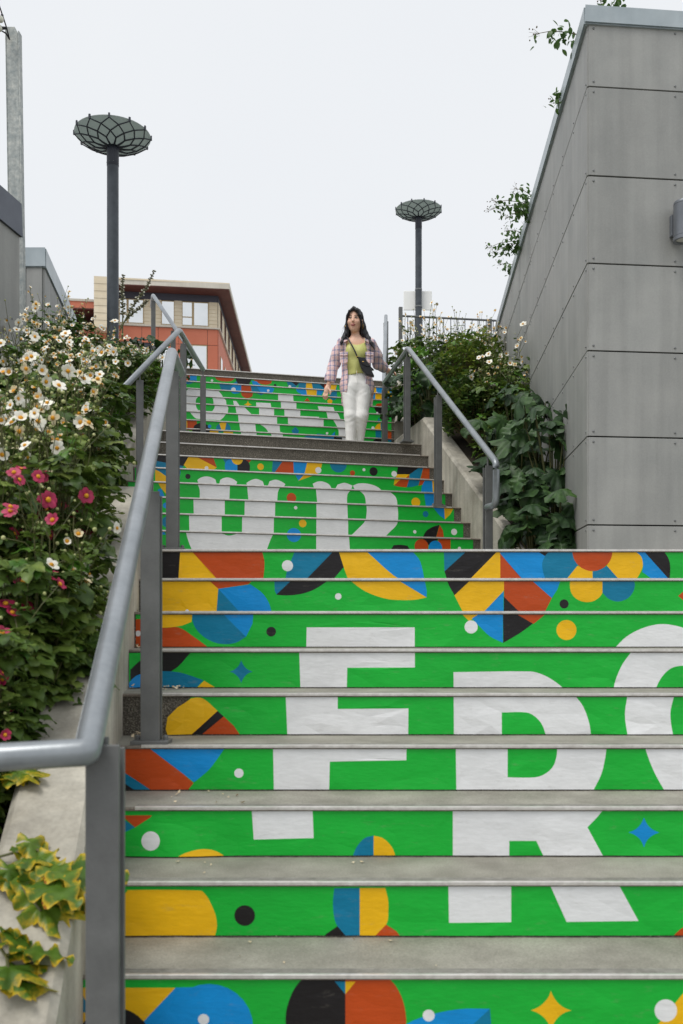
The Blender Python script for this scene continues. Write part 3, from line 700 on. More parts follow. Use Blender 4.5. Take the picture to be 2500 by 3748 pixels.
def build_step(i, fl, fr, parent, depth, back=None, mat_bare=False):
    m, k, z = nosing(i)
    xl, xr = ends(m, k, fl, fr)
    d = Vector((1, k, 0)).normalized()
    nb = Vector((-d.y, d.x, 0))             # points up the hill
    A = Vector((xl, m + k * xl, z)) - d * 0.06
    B = Vector((xr, m + k * xr, z)) + d * 0.06
    run = {0.0: TR + 0.012, 0.281: 0.937 * TR * 0.963 + 0.012}.get(k, 1.022 * TR * 0.969 + 0.012)
    if i in (8, 16):
        run = depth - 0.04
    prof = [(0.006, 0.0), (0.0, -0.005), (0.0, -0.0115), (0.010, -0.0135), (0.012, -RI - 0.03), (depth, -RI - 0.03), (depth, 0.0), (run + 0.03, 0.0), (run - 0.012, 0.0)]
    vs = [P + nb * a + Vector((0, 0, b)) for P in (A, B) for a, b in prof]
    n = len(prof)
    fs, ms = [], []
    for j in range(n):
        q = (j + 1) % n
        fs.append((j, n + j, n + q, q))
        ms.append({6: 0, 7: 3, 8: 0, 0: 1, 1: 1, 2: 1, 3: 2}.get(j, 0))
    fs += [tuple(range(n - 1, -1, -1)), tuple(range(n, 2 * n))]
    ms += [2, 2]
    MB().add(vs, [tuple(reversed(f_)) for f_ in fs], ms).obj('step', ['tread', 'lip', 'aggregate', 'shade_grime'], parent)
    # ribbed metal strip let into the front of the tread
    s0, s1 = A + d * 0.16, B - d * 0.16
    pr = [(-0.002, -0.008), (-0.002, 0.0015), (0.001, 0.003), (0.010, 0.003), (0.011, 0.001), (0.014, 0.001), (0.015, 0.003), (0.023, 0.003), (0.024, 0.001),
          (0.027, 0.001), (0.028, 0.003), (0.036, 0.003), (0.037, 0.001), (0.040, 0.001), (0.041, 0.003), (0.048, 0.003), (0.050, 0.0005), (0.050, -0.002), (0.002, -0.002), (0.002, -0.008)]
    n = len(pr)
    vs = [P + nb * a + Vector((0, 0, b)) for P in (s0, s1) for a, b in pr]
    fs = [(j, (j + 1) % n, n + (j + 1) % n, n + j) for j in range(n)]
    MB().add(vs, fs, [0, 0, 0] + [2 if j in (4, 8, 12) else 1 for j in range(3, n - 1)] + [0]).obj('nosing_strip', ['strip', 'strip_top', 'groove'], parent)
    return m, k, z, xl, xr, d, nb

def right_lower(y):
    return 4.2

# --- lower flight
fl1 = thing('stair_flight', 'lowest and widest flight, risers printed with large white letters F, R and O', 'stairs', (1.2, 4.0, 0), 'printed concrete stair flights')
left_px = {0: 303, 1: 318, 2: 425, 3: 352, 5: 479, 6: 498, 7: 518, 8: 530, -1: 290, -2: 280}
for i in range(-2, 9):
    m, k, z, xl, xr, d, nb = build_step(i, lower_left, right_lower, fl1, 0.95 if i < 8 else 2.25)
    Y = m + 0.012
    o = Vector((0, Y, z - RI))
    if i == 4:
        x = lambda q: (0.7972 * q - 1250) * Y / 3400
        vz = lambda q: EYE + (2272 - (1900 + 0.7972 * q)) * Y / 3400 - (z - RI)
        tear = [(x(775), 0.005), (4.1, 0.005), (4.1, VM), (x(882), VM), (x(858), vz(838)), (x(820), vz(862)), (x(778), vz(905)), (x(768), vz(960))]
        def lift(u, v, c=x(800)):
            t = max(0.0, 1 - (u - c) / 0.16)
            return 0.045 * t * t * (0.35 + 0.65 * v / VM)
        sticker(4, tear[0][0], 4.1, fl1, o, Vector((1, 0, 0)), Vector((0, -1, 0)), tear, 0.003, lift)
    else:
        u0 = (left_px[i] - 1250) * Y / 3400
        lift = None
        if i == 2:
            lift = lambda u, v: 0.020 * max(0, 1 - abs(u + 0.62) / 0.26) * max(0.0, 1 - v / 0.15)
        if i == 5:
            lift = lambda u, v, c=u0: 0.03 * max(0, 1 - (u - c) / 0.14) ** 2
        sticker(i, u0, 4.1, fl1, o, Vector((1, 0, 0)), Vector((0, -1, 0)), None, 0.002, lift)

# --- middle flight (one riser more than shows from below)
def build_upper(fl, ids, fleft, fright, lefts, rights, bare, depth_last):
    for i in ids:
        m, k, z, xl, xr, d, nb = build_step(i, fleft, fright, fl, 0.9 if i != ids[-1] else depth_last)
        if i in bare:
            continue
        o = Vector((0, m, z - RI)) + nb * 0.012
        s = math.sqrt(1 + k * k)
        sticker(i, (xl + lefts) * s, (xr - rights) * s, fl, o, d, -nb, None, 0.0015)
fl2 = thing('stair_flight', 'middle flight with white letters UP on green risers, two bare grey risers on top', 'stairs', (0, 9, 1.9), 'printed concrete stair flights')
build_upper(fl2, [8.5, 9, 10, 11, 12, 13, 14, 15, 16], upper_left, mid_right, 0.02, 0.07, (8.5, 15, 16), 1.75)
fl3 = thing('stair_flight', 'upper flight with white letters ONLY on green risers, behind the walking woman', 'stairs', (-0.5, 12.8, 3.5), 'printed concrete stair flights')
build_upper(fl3, [16.5, 17, 18, 19, 20, 21, 22, 23, 24, 25], upper_left, upper_right, 0.02, 0.035, (16.5, 25), 1.2)

# dry petals and seed fluff swept into the left corners of the treads
g = MB()
for i, xa, xb, n in ((3, 0.04, 0.16, 46), (5, 0.0, 0.12, 26), (6, 0.0, 0.1, 18), (2, 0.12, 0.5, 10), (4, 0.0, 0.25, 24), (1, 0.2, 0.9, 7), (0, 0.2, 1.2, 6), (7, 0.0, 0.2, 10)):
    m, k, z = nosing(i)
    for _ in range(n):
        yy = m + random.uniform(0.06, 0.30) if n < 20 else m + TR - abs(random.gauss(0, 0.05)) - 0.01
        xx = lower_left(yy) + random.uniform(xa, xb)
        a = random.uniform(0, 6.28)
        r_ = random.uniform(0.004, 0.011)
        c = Vector((xx, yy, z + 0.004 + random.uniform(0, 0.014 if n > 20 else 0.002)))
        e1 = Vector((math.cos(a), math.sin(a), random.uniform(-.5, .5))) * r_
        e2 = Vector((-math.sin(a), math.cos(a), random.uniform(-.5, .8))) * r_ * 0.7
        g.add([c - e1, c + e2, c + e1 + Vector((0, 0, r_ * .5)), c - e2], [(0, 3, 2, 1)])
petals = g.obj('fallen_petals', 'fluff', loc=(0, 3, 1))
petals['kind'] = 'stuff'
tag(petals, 'dry beige petals blown into the left corners of the lower treads', 'petals')

# ------------------------------------------------------------------ low concrete walls beside the stairs
def side_wall(name, label, inner, thick, side, zb=-0.4, cham=0.02):
    """inner: (x, y, top) along the stairs; the wall lies on the given side of that line"""
    base = Vector((inner[0][0], inner[0][1], 0))
    mb = MB()
    n = len(inner)
    rows = []
    for j, (x, y, z) in enumerate(inner):
        a = Vector(inner[max(j - 1, 0)][:2])
        b = Vector(inner[min(j + 1, n - 1)][:2])
        t = (b - a).normalized()
        o = Vector((-t.y, t.x)) * (1 if side == 'L' else -1)
        p0 = Vector((x, y))
        prof = [(0, zb), (0, z - cham), (cham, z), (thick - cham, z), (thick, z - cham), (thick, zb)]
        rows.append([(p0.x + o.x * q, p0.y + o.y * q, h) for q, h in prof])
    k = 6
    vs = [p for rw in rows for p in rw]
    fs = []
    for j in range(n - 1):
        for q in range(k - 1):
            f_ = (j * k + q, j * k + q + 1, (j + 1) * k + q + 1, (j + 1) * k + q)
            fs.append(f_ if side == 'R' else tuple(reversed(f_)))
    e0 = tuple(range(k))
    e1 = tuple((n - 1) * k + q for q in range(k))
    fs += [e0 if side == 'L' else e0[::-1], e1[::-1] if side == 'L' else e1]
    w = mb.add(vs, fs).obj(name, 'wall', loc=base)
    tag(w, label, 'wall', 'low concrete walls beside the stairs')
    return w
def nz1(y):
    return (y / TR - 8.36 + 3) * RI
side_wall('planter_wall', 'low sloping concrete wall left of the lowest flight, yellowing leaves hanging over it',
          [(lower_left(y) - 0.0, y, nz1(y) + 0.35) for y in (1.6, 2.2, 2.9, 3.6, 4.3, 5.15)] + [(-1.30, 6.1, 2.30)], 0.24, 'L')
side_wall('planter_wall', 'sloping concrete wall left of the flight lettered UP, half hidden by anemones',
          [(-1.93, 7.1, 2.42), (-1.95, 7.5, 2.50), (-1.95, 9.56, 3.74), (-1.95, 10.9, 3.76), (-2.62, 13.3, 5.36), (-2.75, 13.9, 5.36)], 0.24, 'L', 1.2)
side_wall('planter_wall', 'sloping concrete wall right of the flight lettered UP, with the right handrail',
          [(mid_right(7.0), 7.0, 1.78), (mid_right(7.3), 7.3, 1.99), (mid_right(10.35), 10.35, 3.80), (mid_right(11.6), 11.6, 3.80)], 0.19, 'R', 1.2, 0.025)
side_wall('planter_wall', 'pale concrete wall at the right end of the top flight, big green leaves beside it',
          [(upper_right(11.78), 11.78, 4.05), (upper_right(12.2) + 0.02, 12.2, 4.25), (upper_right(14.2) + 0.06, 14.2, 5.40), (upper_right(14.9) + 0.06, 14.9, 5.42)], 0.2, 'R', 3.0)

# ------------------------------------------------------------------ handrails
PR = 0.027
def post(parent, x, y, z0, z1, ang, rail_z, w=0.066, gap=0.05, plate=True):
    """two flat bars side by side on a base plate, a pin up to the rail"""
    ca, sa = math.cos(ang), math.sin(ang)
    d = Vector((ca, sa, 0))
    nb = Vector((-sa, ca, 0))
    c = Vector((x, y, 0))
    p = MB()
    for off, zt in ((-gap / 2, z1), (gap / 2, z1 - 0.012)):
        q = c + nb * off
        p.obox((q.x, q.y, (z0 + zt) / 2), (d, nb, (0, 0, 1)), (w / 2, 0.006, (zt - z0) / 2))
    q = c
    p.obox((q.x, q.y, z1 - 0.06), (d, nb, (0, 0, 1)), (w / 2 - 0.012, gap / 2 - 0.0065, 0.03))
    o = p.obj('post', 'post', parent, bevel=0.002)
    b = MB()
    if plate:
        b.obox((x, y, z0 + 0.008), (d, nb, (0, 0, 1)), (w / 2 + 0.035, gap / 2 + 0.03, 0.007))
        b.obj('base_plate', 'post', o, bevel=0.002)
        for s in (-1, 1):
            q = c + d * s * (w / 2 + 0.018)
            MB().lathe((q.x, q.y, z0 + 0.015), [(0, 0.018), (0.009, 0.018), (0.011, 0.012), (0.011, 0.0)], 8).obj('bolt', 'post', o)
    MB().tube([(x, y, z1 - 0.07), (x, y, rail_z)], 0.008, 8).obj('rail_pin', 'post', o)
    return o

def seg(P, y):
    for a, b in zip(P, P[1:]):
        if min(a[1], b[1]) <= y <= max(a[1], b[1]) and a[1] != b[1]:
            t = (y - a[1]) / (b[1] - a[1])
            return Vector(a).lerp(Vector(b), t)
    return Vector(P[-1])

h1 = thing('handrail', 'nearest handrail, thick grey pipe on flat posts, bending left in the foreground', 'handrail', (-0.5, 2.0, 0.2), 'pipe handrails of the stairs')
R1 = [(-1.25, 1.86, EYE - 0.306), (-0.548, 2.0, EYE - 0.283), (-0.741, 3.64, EYE + 0.589), (-0.950, 5.2, EYE + 1.50), (-0.975, 5.62, EYE + 1.50)]
MB().tube(bend(R1[:2] + [R1[3], R1[4]], 0.014, 3), 0.030, 18).obj('rail', 'pipe', h1, True)
post(h1, -0.527, 2.075, RI, EYE - 0.274, 0.0, EYE - 0.26, 0.074)
q = seg(R1, 3.62)
post(h1, q.x - 0.006, 3.64, 6 * RI, q.z - 0.075, 0.0, q.z, 0.074)
q = seg(R1, 5.22)
post(h1, q.x, 5.24, 11 * RI, q.z - 0.10, 0.05, q.z, 0.07)

h2 = thing('handrail', 'far left handrail rising past the anemones to the top of the stairs', 'handrail', (-1.7, 9.6, 2.4), 'pipe handrails of the stairs')
RZ = EYE + 2.99
R2 = [(-1.93, 6.75, RZ - 0.593 * 2.8), (-1.666, 9.55, RZ), (-1.647, 11.09, RZ), (-2.74, 13.5, EYE + 4.735), (-2.86, 14.0, EYE + 4.735)]
MB().tube(bend(R2, 0.07), PR, 14).obj('rail', 'pipe', h2, True)
for y, zb, a in ((8.24, 2.45, .27), (9.76, 3.5, .27), (11.05, 3.5, .27), (12.42, 4.55, .25), (13.48, 5.0, .25)):
    q = seg(R2, y)
    post(h2, q.x, y, zb, q.z - 0.085, a, q.z, 0.062, 0.05, y != 8.24)
q = seg(R2, 6.95)
post(h2, q.x, 6.95, 1.9, q.z - 0.085, .2, q.z, 0.062, 0.05, False)

h3 = thing('handrail', 'right handrail that the woman holds, of grey pipe on double flat posts', 'handrail', (0.95, 9.0, 1.9), 'pipe handrails of the stairs')
R3 = [(1.155, 7.36, EYE + 0.90), (1.20, 7.22, EYE + 0.90), (1.20, 7.20, EYE + 1.225), (0.732, 10.2, RZ), (0.535, 11.66, RZ), (0.69, 14.43, EYE + 4.74), (0.71, 14.9, EYE + 4.74)]
MB().tube(bend(R3, 0.055), PR, 14).obj('rail', 'pipe', h3, True)
post(h3, 1.168, 7.42, 11 * RI, EYE + 1.235, .27, EYE + 1.34, 0.062)
RS = R3[2:5]
for y, zb in ((8.94, 15 * RI), (10.26, 20 * RI), (11.62, 20 * RI)):
    q = seg(RS, y)
    post(h3, q.x, y, zb, q.z - 0.085, .27, q.z, 0.062)
for y in (13.0, 14.4):
    q = seg(R3[4:6], y)
    post(h3, q.x, y, 4.3 if y < 14 else 5.24, q.z - 0.085, .25, q.z, 0.062, 0.05, False)
# ------------------------------------------------------------------ panelled building on the right
C0 = Vector((1.71, 6.46, 0))
dl = Vector((0.0765, 1, 0)).normalized()      # left face runs up the hill
dr = Vector((1, 0.10, 0)).normalized()        # right face
ZT = EYE + 4.27
joints = [EYE + (2272 - y) * 6.46 / 3400 for y in (2250, 1921, 1597, 1283, 963, 642, 316, 84)]
rb = thing('panel_building', 'grey fibre cement clad building at the right with dark joints and pale metal coping', 'building', (1.71, 6.46, 1.9))
nl = Vector((-dl.y, dl.x, 0))
nr = Vector((dr.y, -dr.x, 0))
Lf, Rf = 16.0, 7.0
inn = C0 - nl * 0.03 - nr * 0.03
far = inn + dl * Lf
rgt = inn + dr * Rf
plan = [tuple(inn.xy), tuple(rgt.xy), tuple((rgt + dl * Lf).xy), tuple(far.xy)]
MB().prism(plan, 1.0, ZT - 0.12).obj('core_wall', 'gap', rb)
scr = MB().lathe((0, 0, 0), [(0, 0.005), (0.004, 0.005), (0.0075, 0.003), (0.008, 0.0)], 10).mesh('screw', 'screw', True)
def panel(org, d, nrm, s0, s1, z0, z1, screws):
    g_ = 0.005
    c = org + d * ((s0 + s1) / 2) + nrm * (-0.008 + random.uniform(-.0008, .0008))
    mb = MB().obox((c.x, c.y, (z0 + z1) / 2), (d, nrm, (0, 0, 1)), ((s1 - s0) / 2 - g_, 0.0085, (z1 - z0) / 2 - g_))
    p = mb.obj('cladding_panel', 'panel', rb, bevel=0.0015)
    q = nrm.to_track_quat('Z', 'Y').to_matrix().to_4x4()
    n = max(2, int(round((s1 - s0) / 0.55)) + 1)
    if screws:
        for a in range(n):
            for z in (z0 + 0.036, z1 - 0.036):
                s = s0 + 0.04 + (s1 - s0 - 0.08) * a / (n - 1)
                w = org + d * s + nrm * 0.001
                inst('screw', scr, p, Matrix.Translation((w.x, w.y, z)) @ q)
for a, (z0, z1) in enumerate(zip(joints, joints[1:])):
    ss = [0.004, 3.10, 6.15, 9.2, 12.25, 15.3]
    for s0, s1 in zip(ss, ss[1:]):
        panel(C0, dl, nl, s0, s1, z0, z1, s0 < 6)
    for s0, s1 in ((0.004, 2.45), (2.45, 4.9), (4.9, 6.9)):
        panel(C0, dr, nr, s0, s1, z0, z1, s0 < 2)
# coping: sheet metal fascia and top, one length per side
def coping(parent, org, d, nrm, length, zt, h, mat, over=0.03, ext=0.0):
    mb = MB()
    pr = [(over, -h), (over, 0.0), (-0.30, 0.012), (-0.30, -h), (over - 0.006, -h - 0.012), (over - 0.012, -h)]
    A, B = org - d * ext, org + d * length
    n = len(pr)
    vs = [P + nrm * a + Vector((0, 0, zt + b)) + (d * 0.34 * -a if (a < 0 and q == 0) else Vector()) for q, P in enumerate((A, B)) for a, b in pr]
    vs = [(p.x, p.y, p.z) for p in vs]
    fs = [(j, n + j, n + (j + 1) % n, (j + 1) % n) for j in range(n)] + [tuple(range(n)), tuple(range(2 * n - 1, n - 1, -1))]
    return mb.add(vs, fs).obj('coping', mat, parent)
coping(rb, C0, dr, nr, 6.9, ZT, 0.115, 'cap', 0.022, 0.022)
coping(rb, C0 + dl * 0.001, dl, nl, 15.9, ZT - 0.003, 0.115, 'cap', 0.024, 0.0)

# wall light
wl = thing('wall_light', 'grey cylinder wall light high on the panelled building, cut by the right edge', 'wall lamp', (2.40, 6.45, 4.2))
wc = C0 + dr * ((2492 - 2152) * 6.5 / 3400) + nr * 0.105
wz0, wz1 = EYE + (2272 - 866) * 6.35 / 3400, EYE + (2272 - 722) * 6.35 / 3400
MB().lathe((wc.x, wc.y, 0), [(0.0, wz1), (0.066, wz1), (0.070, wz1 - 0.006), (0.070, wz1 - 0.020), (0.0685, wz1 - 0.022), (0.0685, wz1 - 0.026), (0.070, wz1 - 0.028), (0.070, wz0 + 0.03), (0.0685, wz0 + 0.028), (0.0685, wz0 + 0.024), (0.073, wz0 + 0.022), (0.073, wz0), (0.054, wz0), (0.054, wz0 + 0.012)], 32).obj('shade', 'sconce', wl, True).data.set_sharp_from_angle(angle=0.6)
MB().lathe((wc.x, wc.y, wz0 + 0.012), [(0, 0), (0.055, 0)], 28).obj('lens', 'lens', wl)
pc = C0 + dr * ((2492 - 2152) * 6.5 / 3400) + nr * 0.02
MB().obox((pc.x, pc.y, (wz0 + wz1) / 2), (dr, nr, (0, 0, 1)), (0.058, 0.019, 0.075)).obj('back_plate', 'sconce', wl, bevel=0.004)
pc2 = C0 + dr * ((2492 - 2152) * 6.5 / 3400) + nr * 0.045
MB().obox((pc2.x, pc2.y, (wz0 + wz1) / 2), (dr, nr, (0, 0, 1)), (0.022, 0.025, 0.035)).obj('arm', 'sconce', wl)

# ------------------------------------------------------------------ buildings on the left
lb = thing('clad_wall', 'plain grey clad wall with dark sloped coping at the left edge of the picture', 'wall', (-2.9, 6.5, 1.5))
d1 = Vector((0.159, 1, 0)).normalized()
n1 = Vector((d1.y, -d1.x, 0))
e1 = Vector((-2.6, 7.5, 0))
zc1 = EYE + 3.10
st = e1 - d1 * 2.4
bk = [(st.x, st.y), (e1.x, e1.y), (e1.x - 4, e1.y + 0.1), (st.x - 4, st.y)]
MB().prism(bk, 1.0, zc1).obj('wall_face', 'panel', lb)
MB().add([tuple(p) for p in (st + n1 * .02 + Vector((0, 0, zc1 + .002)), e1 + n1 * .02 + d1 * .02 + Vector((0, 0, zc1 + .002)), e1 + n1 * .012 + d1 * .012 + Vector((0, 0, zc1 + 0.27)), st + n1 * .012 + Vector((0, 0, zc1 + 0.27)),
          Vector((st.x - 4, st.y, zc1 + .002)), Vector((e1.x - 4, e1.y + .12, zc1 + .002)), Vector((e1.x - 4, e1.y + .11, zc1 + .27)), Vector((st.x - 4, st.y, zc1 + .27)))],
         [(0, 1, 2, 3), (1, 5, 6, 2), (5, 4, 7, 6), (4, 0, 3, 7), (3, 2, 6, 7), (0, 4, 5, 1)]).obj('coping', 'cap_dark', lb)
for zz in (zc1 - 0.7,):
    for s in (0.12, 1.2):
        w = e1 - d1 * s + n1 * 0.001
        inst('screw', scr, lb, Matrix.Translation((w.x, w.y, zz)) @ n1.to_track_quat('Z', 'Y').to_matrix().to_4x4())

l2 = thing('shed_wall', 'grey vertically panelled block with light metal coping, behind the white anemones', 'building', (-4.2, 11.2, 3.5))
c2 = Vector((-3.53, 11.0, 0))
d2 = Vector((-0.143, 1, 0)).normalized()
n2 = Vector((d2.y, -d2.x, 0))
zt2 = EYE + 4.41
fr = Vector((-1, 0, 0))
MB().prism([(c2.x - 0.02, c2.y + 0.02), (c2.x - 0.02 + d2.x * 2.6, c2.y + d2.y * 2.6), (c2.x - 6, c2.y + 2.6), (c2.x - 6, c2.y + 0.02)], 2.0, zt2 - 0.1).obj('core_wall', 'gap', l2)
def vpan(org, d, nrm, s0, s1, z0, z1):
    c = org + d * ((s0 + s1) / 2)
    MB().obox((c.x, c.y, (z0 + z1) / 2), (d, nrm, (0, 0, 1)), ((s1 - s0) / 2 - 0.003, 0.012, (z1 - z0) / 2)).obj('cladding_panel', 'panel', l2, bevel=0.0015)
for a in range(8):
    vpan(c2, fr, Vector((0, -1, 0)), 0.012 + a * 0.19, 0.012 + (a + 1) * 0.19, 2.2, zt2 - 0.215)
for a in range(6):
    vpan(c2, d2, n2, 0.012 + a * 0.42, 0.012 + (a + 1) * 0.42, 2.2, zt2 - 0.215)
coping(l2, c2, fr, Vector((0, -1, 0)), 5.9, zt2, 0.22, 'cap', 0.03, 0.03)
coping(l2, c2, d2, n2, 2.56, zt2 - 0.002, 0.22, 'cap', 0.031, 0.0)

# galvanised channel post with string lights
gp = thing('channel_post', 'tall galvanised steel channel post at the top left, string lights tied to it', 'post', (-3.2, 9.0, 3.0))
gx = lambda x, y: ((x - 1250) * 9.0 / 3400, 9.0, EYE + (2272 - y) * 9.0 / 3400)
ft, tp = Vector(gx(66, 1300)), Vector(gx(47, 98))
tp_in = tp - Vector((0, 0, 0.055))
mb = MB()
hw = 0.068
mb.add([ft + Vector((-hw, 0, 0)), ft + Vector((hw - .02, 0, 0)), tp_in + Vector((hw - .022, 0, 0.0)), tp + Vector((hw - .05, 0, 0)), tp + Vector((-hw, 0, 0)),
        ft + Vector((-hw, 0.012, 0)), ft + Vector((hw - .02, .012, 0)), tp_in + Vector((hw - .022, .012, 0)), tp + Vector((hw - .05, .012, 0)), tp + Vector((-hw, .012, 0))],
       [(0, 1, 2, 3, 4), (9, 8, 7, 6, 5), (0, 5, 6, 1), (1, 6, 7, 2), (2, 7, 8, 3), (3, 8, 9, 4), (4, 9, 5, 0)])
mb.obj('web', 'galv', gp)
for sx, w, zt_ in ((-hw - 0.006, 0.006, 0.0), (hw - 0.014, 0.012, -0.05)):
    a, b = ft + Vector((sx, -0.018 if sx > 0 else -0.004, 0)), tp + Vector((sx, -0.018 if sx > 0 else -0.004, zt_))
    MB().add([a, a + Vector((w, 0, 0)), b + Vector((w, 0, 0)), b, a + Vector((0, .08, 0)), a + Vector((w, .08, 0)), b + Vector((w, .08, 0)), b + Vector((0, .08, 0))],
             [(0, 1, 2, 3), (7, 6, 5, 4), (1, 5, 6, 2), (4, 0, 3, 7), (3, 2, 6, 7), (0, 4, 5, 1)]).obj('flange', 'galv', gp)
def lights(label, path, bulbs):
    s = thing('string_lights', label, 'string lights', path[0], 'string lights tied to the post')
    MB().tube(path, 0.0065, 8).obj('cable', 'black_plastic', s, True)
    for b, ax in bulbs:
        b = Vector(b)
        sock = MB().tube([b, b + Vector(ax) * 0.045], [0.013, 0.015], 10).obj('socket', 'black_plastic', s)
        c = b + Vector(ax) * 0.075
        MB().ball(c, 0.029, 12, 8, sc=(1, 1, 1.15)).obj('bulb', 'bulb', sock, True)
hook = Vector(gx(39, 152)) + Vector((0, -0.03, 0))
pts = [hook, Vector(gx(33, 118)) + Vector((0, -.06, 0)), Vector(gx(24, 80)) + Vector((0, -.12, 0)), Vector(gx(10, 25)) + Vector((0, -.2, 0)), Vector(gx(-12, -60)) + Vector((0, -.35, 0)), Vector(gx(-70, -230)) + Vector((0, -.8, 0))]
lights('string of white bulbs climbing from the channel post out of the top left corner', pts,
       [(Vector(gx(25, 84)) + Vector((0, -.12, 0)), (-0.1, -0.3, -0.75)), (Vector(gx(11, 36)) + Vector((0, -.19, 0)), (-0.1, -0.3, -0.75)), (Vector(gx(2, -10)) + Vector((0, -.24, 0)), (0, -0.3, -0.75))])
pts = [hook, Vector(gx(30, 135)) + Vector((0, -.05, 0)), Vector(gx(12, 132)) + Vector((0, -.1, 0)), Vector(gx(-40, 136)) + Vector((0, -.2, 0)), Vector(gx(-200, 150)) + Vector((0, -.5, 0))]
lights('string of white bulbs running level from the channel post to the left', pts, [(Vector(gx(33, 122)) + Vector((0, -.08, 0)), (-0.75, -0.3, -0.2)), (Vector(gx(-60, 136)) + Vector((0, -.22, 0)), (0, -0.2, -0.8))])

# ------------------------------------------------------------------ flower-shaped lamps
def flower_lamp(label, x, y, z0, ztop, R, pr):
    t = thing('street_lamp', label, 'lamp', (x, y, z0), 'flower-shaped lamps along the stairs')
    H = R * 0.34                                    # bowl height
    zb = ztop - H
    MB().lathe((x, y, 0), [(pr * 1.0, z0), (pr * 0.98, zb - 0.5 * R)], 24).obj('pole', 'dark_steel', t, True)
    col = MB().lathe((x, y, 0), [(pr * 0.99, zb - 0.5 * R - 0.004), (pr * 1.02, zb - 0.5 * R), (pr * 1.02, zb - 0.1 * R), (pr * 1.12, zb + 0.02 * R), (pr * 0.4, zb + 0.03 * R)], 24).obj('collar', 'rib', t, True)
    for a in (200, 250, 290, 340):
        c = Vector((x + pr * 1.02 * math.cos(math.radians(a)), y + pr * 1.02 * math.sin(math.radians(a)), zb - 0.42 * R))
        MB().ball(c, pr * 0.07, 8, 5).obj('screw', 'screw', col, True)
    def prof(s):                                    # s 0..1 from collar to rim
        rr = pr * 0.95 + (R - pr * 0.95) * (s ** 0.92)
        return rr, zb + H * (0.10 * s + 0.90 * s ** 1.9) * 0.86
    # glass bowl and flat top
    pr_ = [prof(s / 12) for s in range(13)]
    bowl = MB().lathe((x, y, 0.012), pr_ + [(R * 1.0, zb + H * 0.93), (R * 0.985, zb + H * 0.97), (R * 0.2, zb + H), (0.001, zb + H)], 48)
    bowl.obj('glass_bowl', M['lampglass'], t, True)
    N = 12
    ring_s = [0.0, 0.36, 0.60, 0.82, 1.0]
    off = [0.5, 0.5, 0, 0.5, 0]
    def nd(k, j, s=None):
        s = ring_s[k] if s is None else s
        rr, zz = prof(s)
        a = 2 * math.pi * (j + off[k]) / N + 0.15
        return Vector((x + rr * math.cos(a), y + rr * math.sin(a), zz - 0.004))
    w = R * 0.021
    def rib(a, b, k0, k1, r0, r1):
        MB().tube([a, (a + b) / 2, b] if k0 else [a, b], [r0, (r0 + r1) / 2, r1] if k0 else [r0, r1], 6).obj('rib', 'rib', t)
    for j in range(N):
        pts = [nd(0, j, s) for s in (0.0, 0.08, 0.18, 0.27, 0.36)]
        MB().tube(pts, [w * 1.5, w * 1.4, w * 1.25, w * 1.1, w], 6).obj('rib', 'rib', t)
        rib(nd(1, j), nd(2, j), 1, 2, w, w * .9)
        rib(nd(1, j), nd(2, j + 1), 1, 2, w, w * .9)
        rib(nd(2, j), nd(3, j), 2, 3, w * .9, w * .8)
        rib(nd(2, j), nd(3, j - 1), 2, 3, w * .9, w * .8)
        rib(nd(3, j), nd(4, j), 3, 4, w * .8, w * .7)
        rib(nd(3, j), nd(4, j + 1), 3, 4, w * .8, w * .7)
        a = 2 * math.pi * j / N + 0.15
        c = nd(4, j)
        MB().obox((x + R * 1.012 * math.cos(a), y + R * 1.012 * math.sin(a), c.z + 0.045 * R), ((math.cos(a), math.sin(a), 0), (-math.sin(a), math.cos(a), 0), (0, 0, 1)), (0.018 * R, 0.024 * R, 0.06 * R)).obj('rim_clip', 'rib', t)
    return t
k = NT('lamp_glass')
k.p.inputs['Base Color'].default_value = lin(150, 157, 154)
k.p.inputs['Roughness'].default_value = 0.35
tr = k.n('BsdfTranslucent')
tr.inputs['Color'].default_value = lin(190, 198, 194)
ms = k.n('MixShader', Fac=0.6)
k.l(k.p, 'BSDF', ms, 1)
k.l(tr, 'BSDF', ms, 2)
k.l(ms, 'Shader', k.t.nodes['Material Output'], 'Surface')
M['lampglass'] = k.m
flower_lamp('tall flower-shaped lamp on the left, pole rising out of the white anemones', (413 - 1250) * 11.9 / 3400, 11.9, 3.9, EYE + (2272 - 494) * 11.9 / 3400, 0.478, 0.075)
flower_lamp('smaller, farther flower-shaped lamp on the right with a white board on its pole', (1532 - 1250) * 21.0 / 3400, 21.0, 5.24, EYE + (2272 - 768) * 21.0 / 3400, 0.52, 0.075)
# white board on the right lamp's pole
sb = thing('sign_board', 'blank white board strapped behind the pole of the right lamp', 'sign', (1.73, 21.1, EYE + (2272 - 1134) * 21.1 / 3400))
sx = lambda v: (v - 1250) * 21.1 / 3400
sz = lambda v: EYE + (2272 - v) * 21.1 / 3400
MB().box(sx(1477), sx(1581), 21.09, 21.115, sz(1136), sz(1065)).obj('board', 'board', sb, bevel=0.02)
for v in (1066, 1128):
    MB().lathe((1.742, 21.0, sz(v)), [(0.077, -0.015), (0.081, -0.015), (0.081, 0.015), (0.077, 0.015)], 20).obj('strap', 'screw', sb)

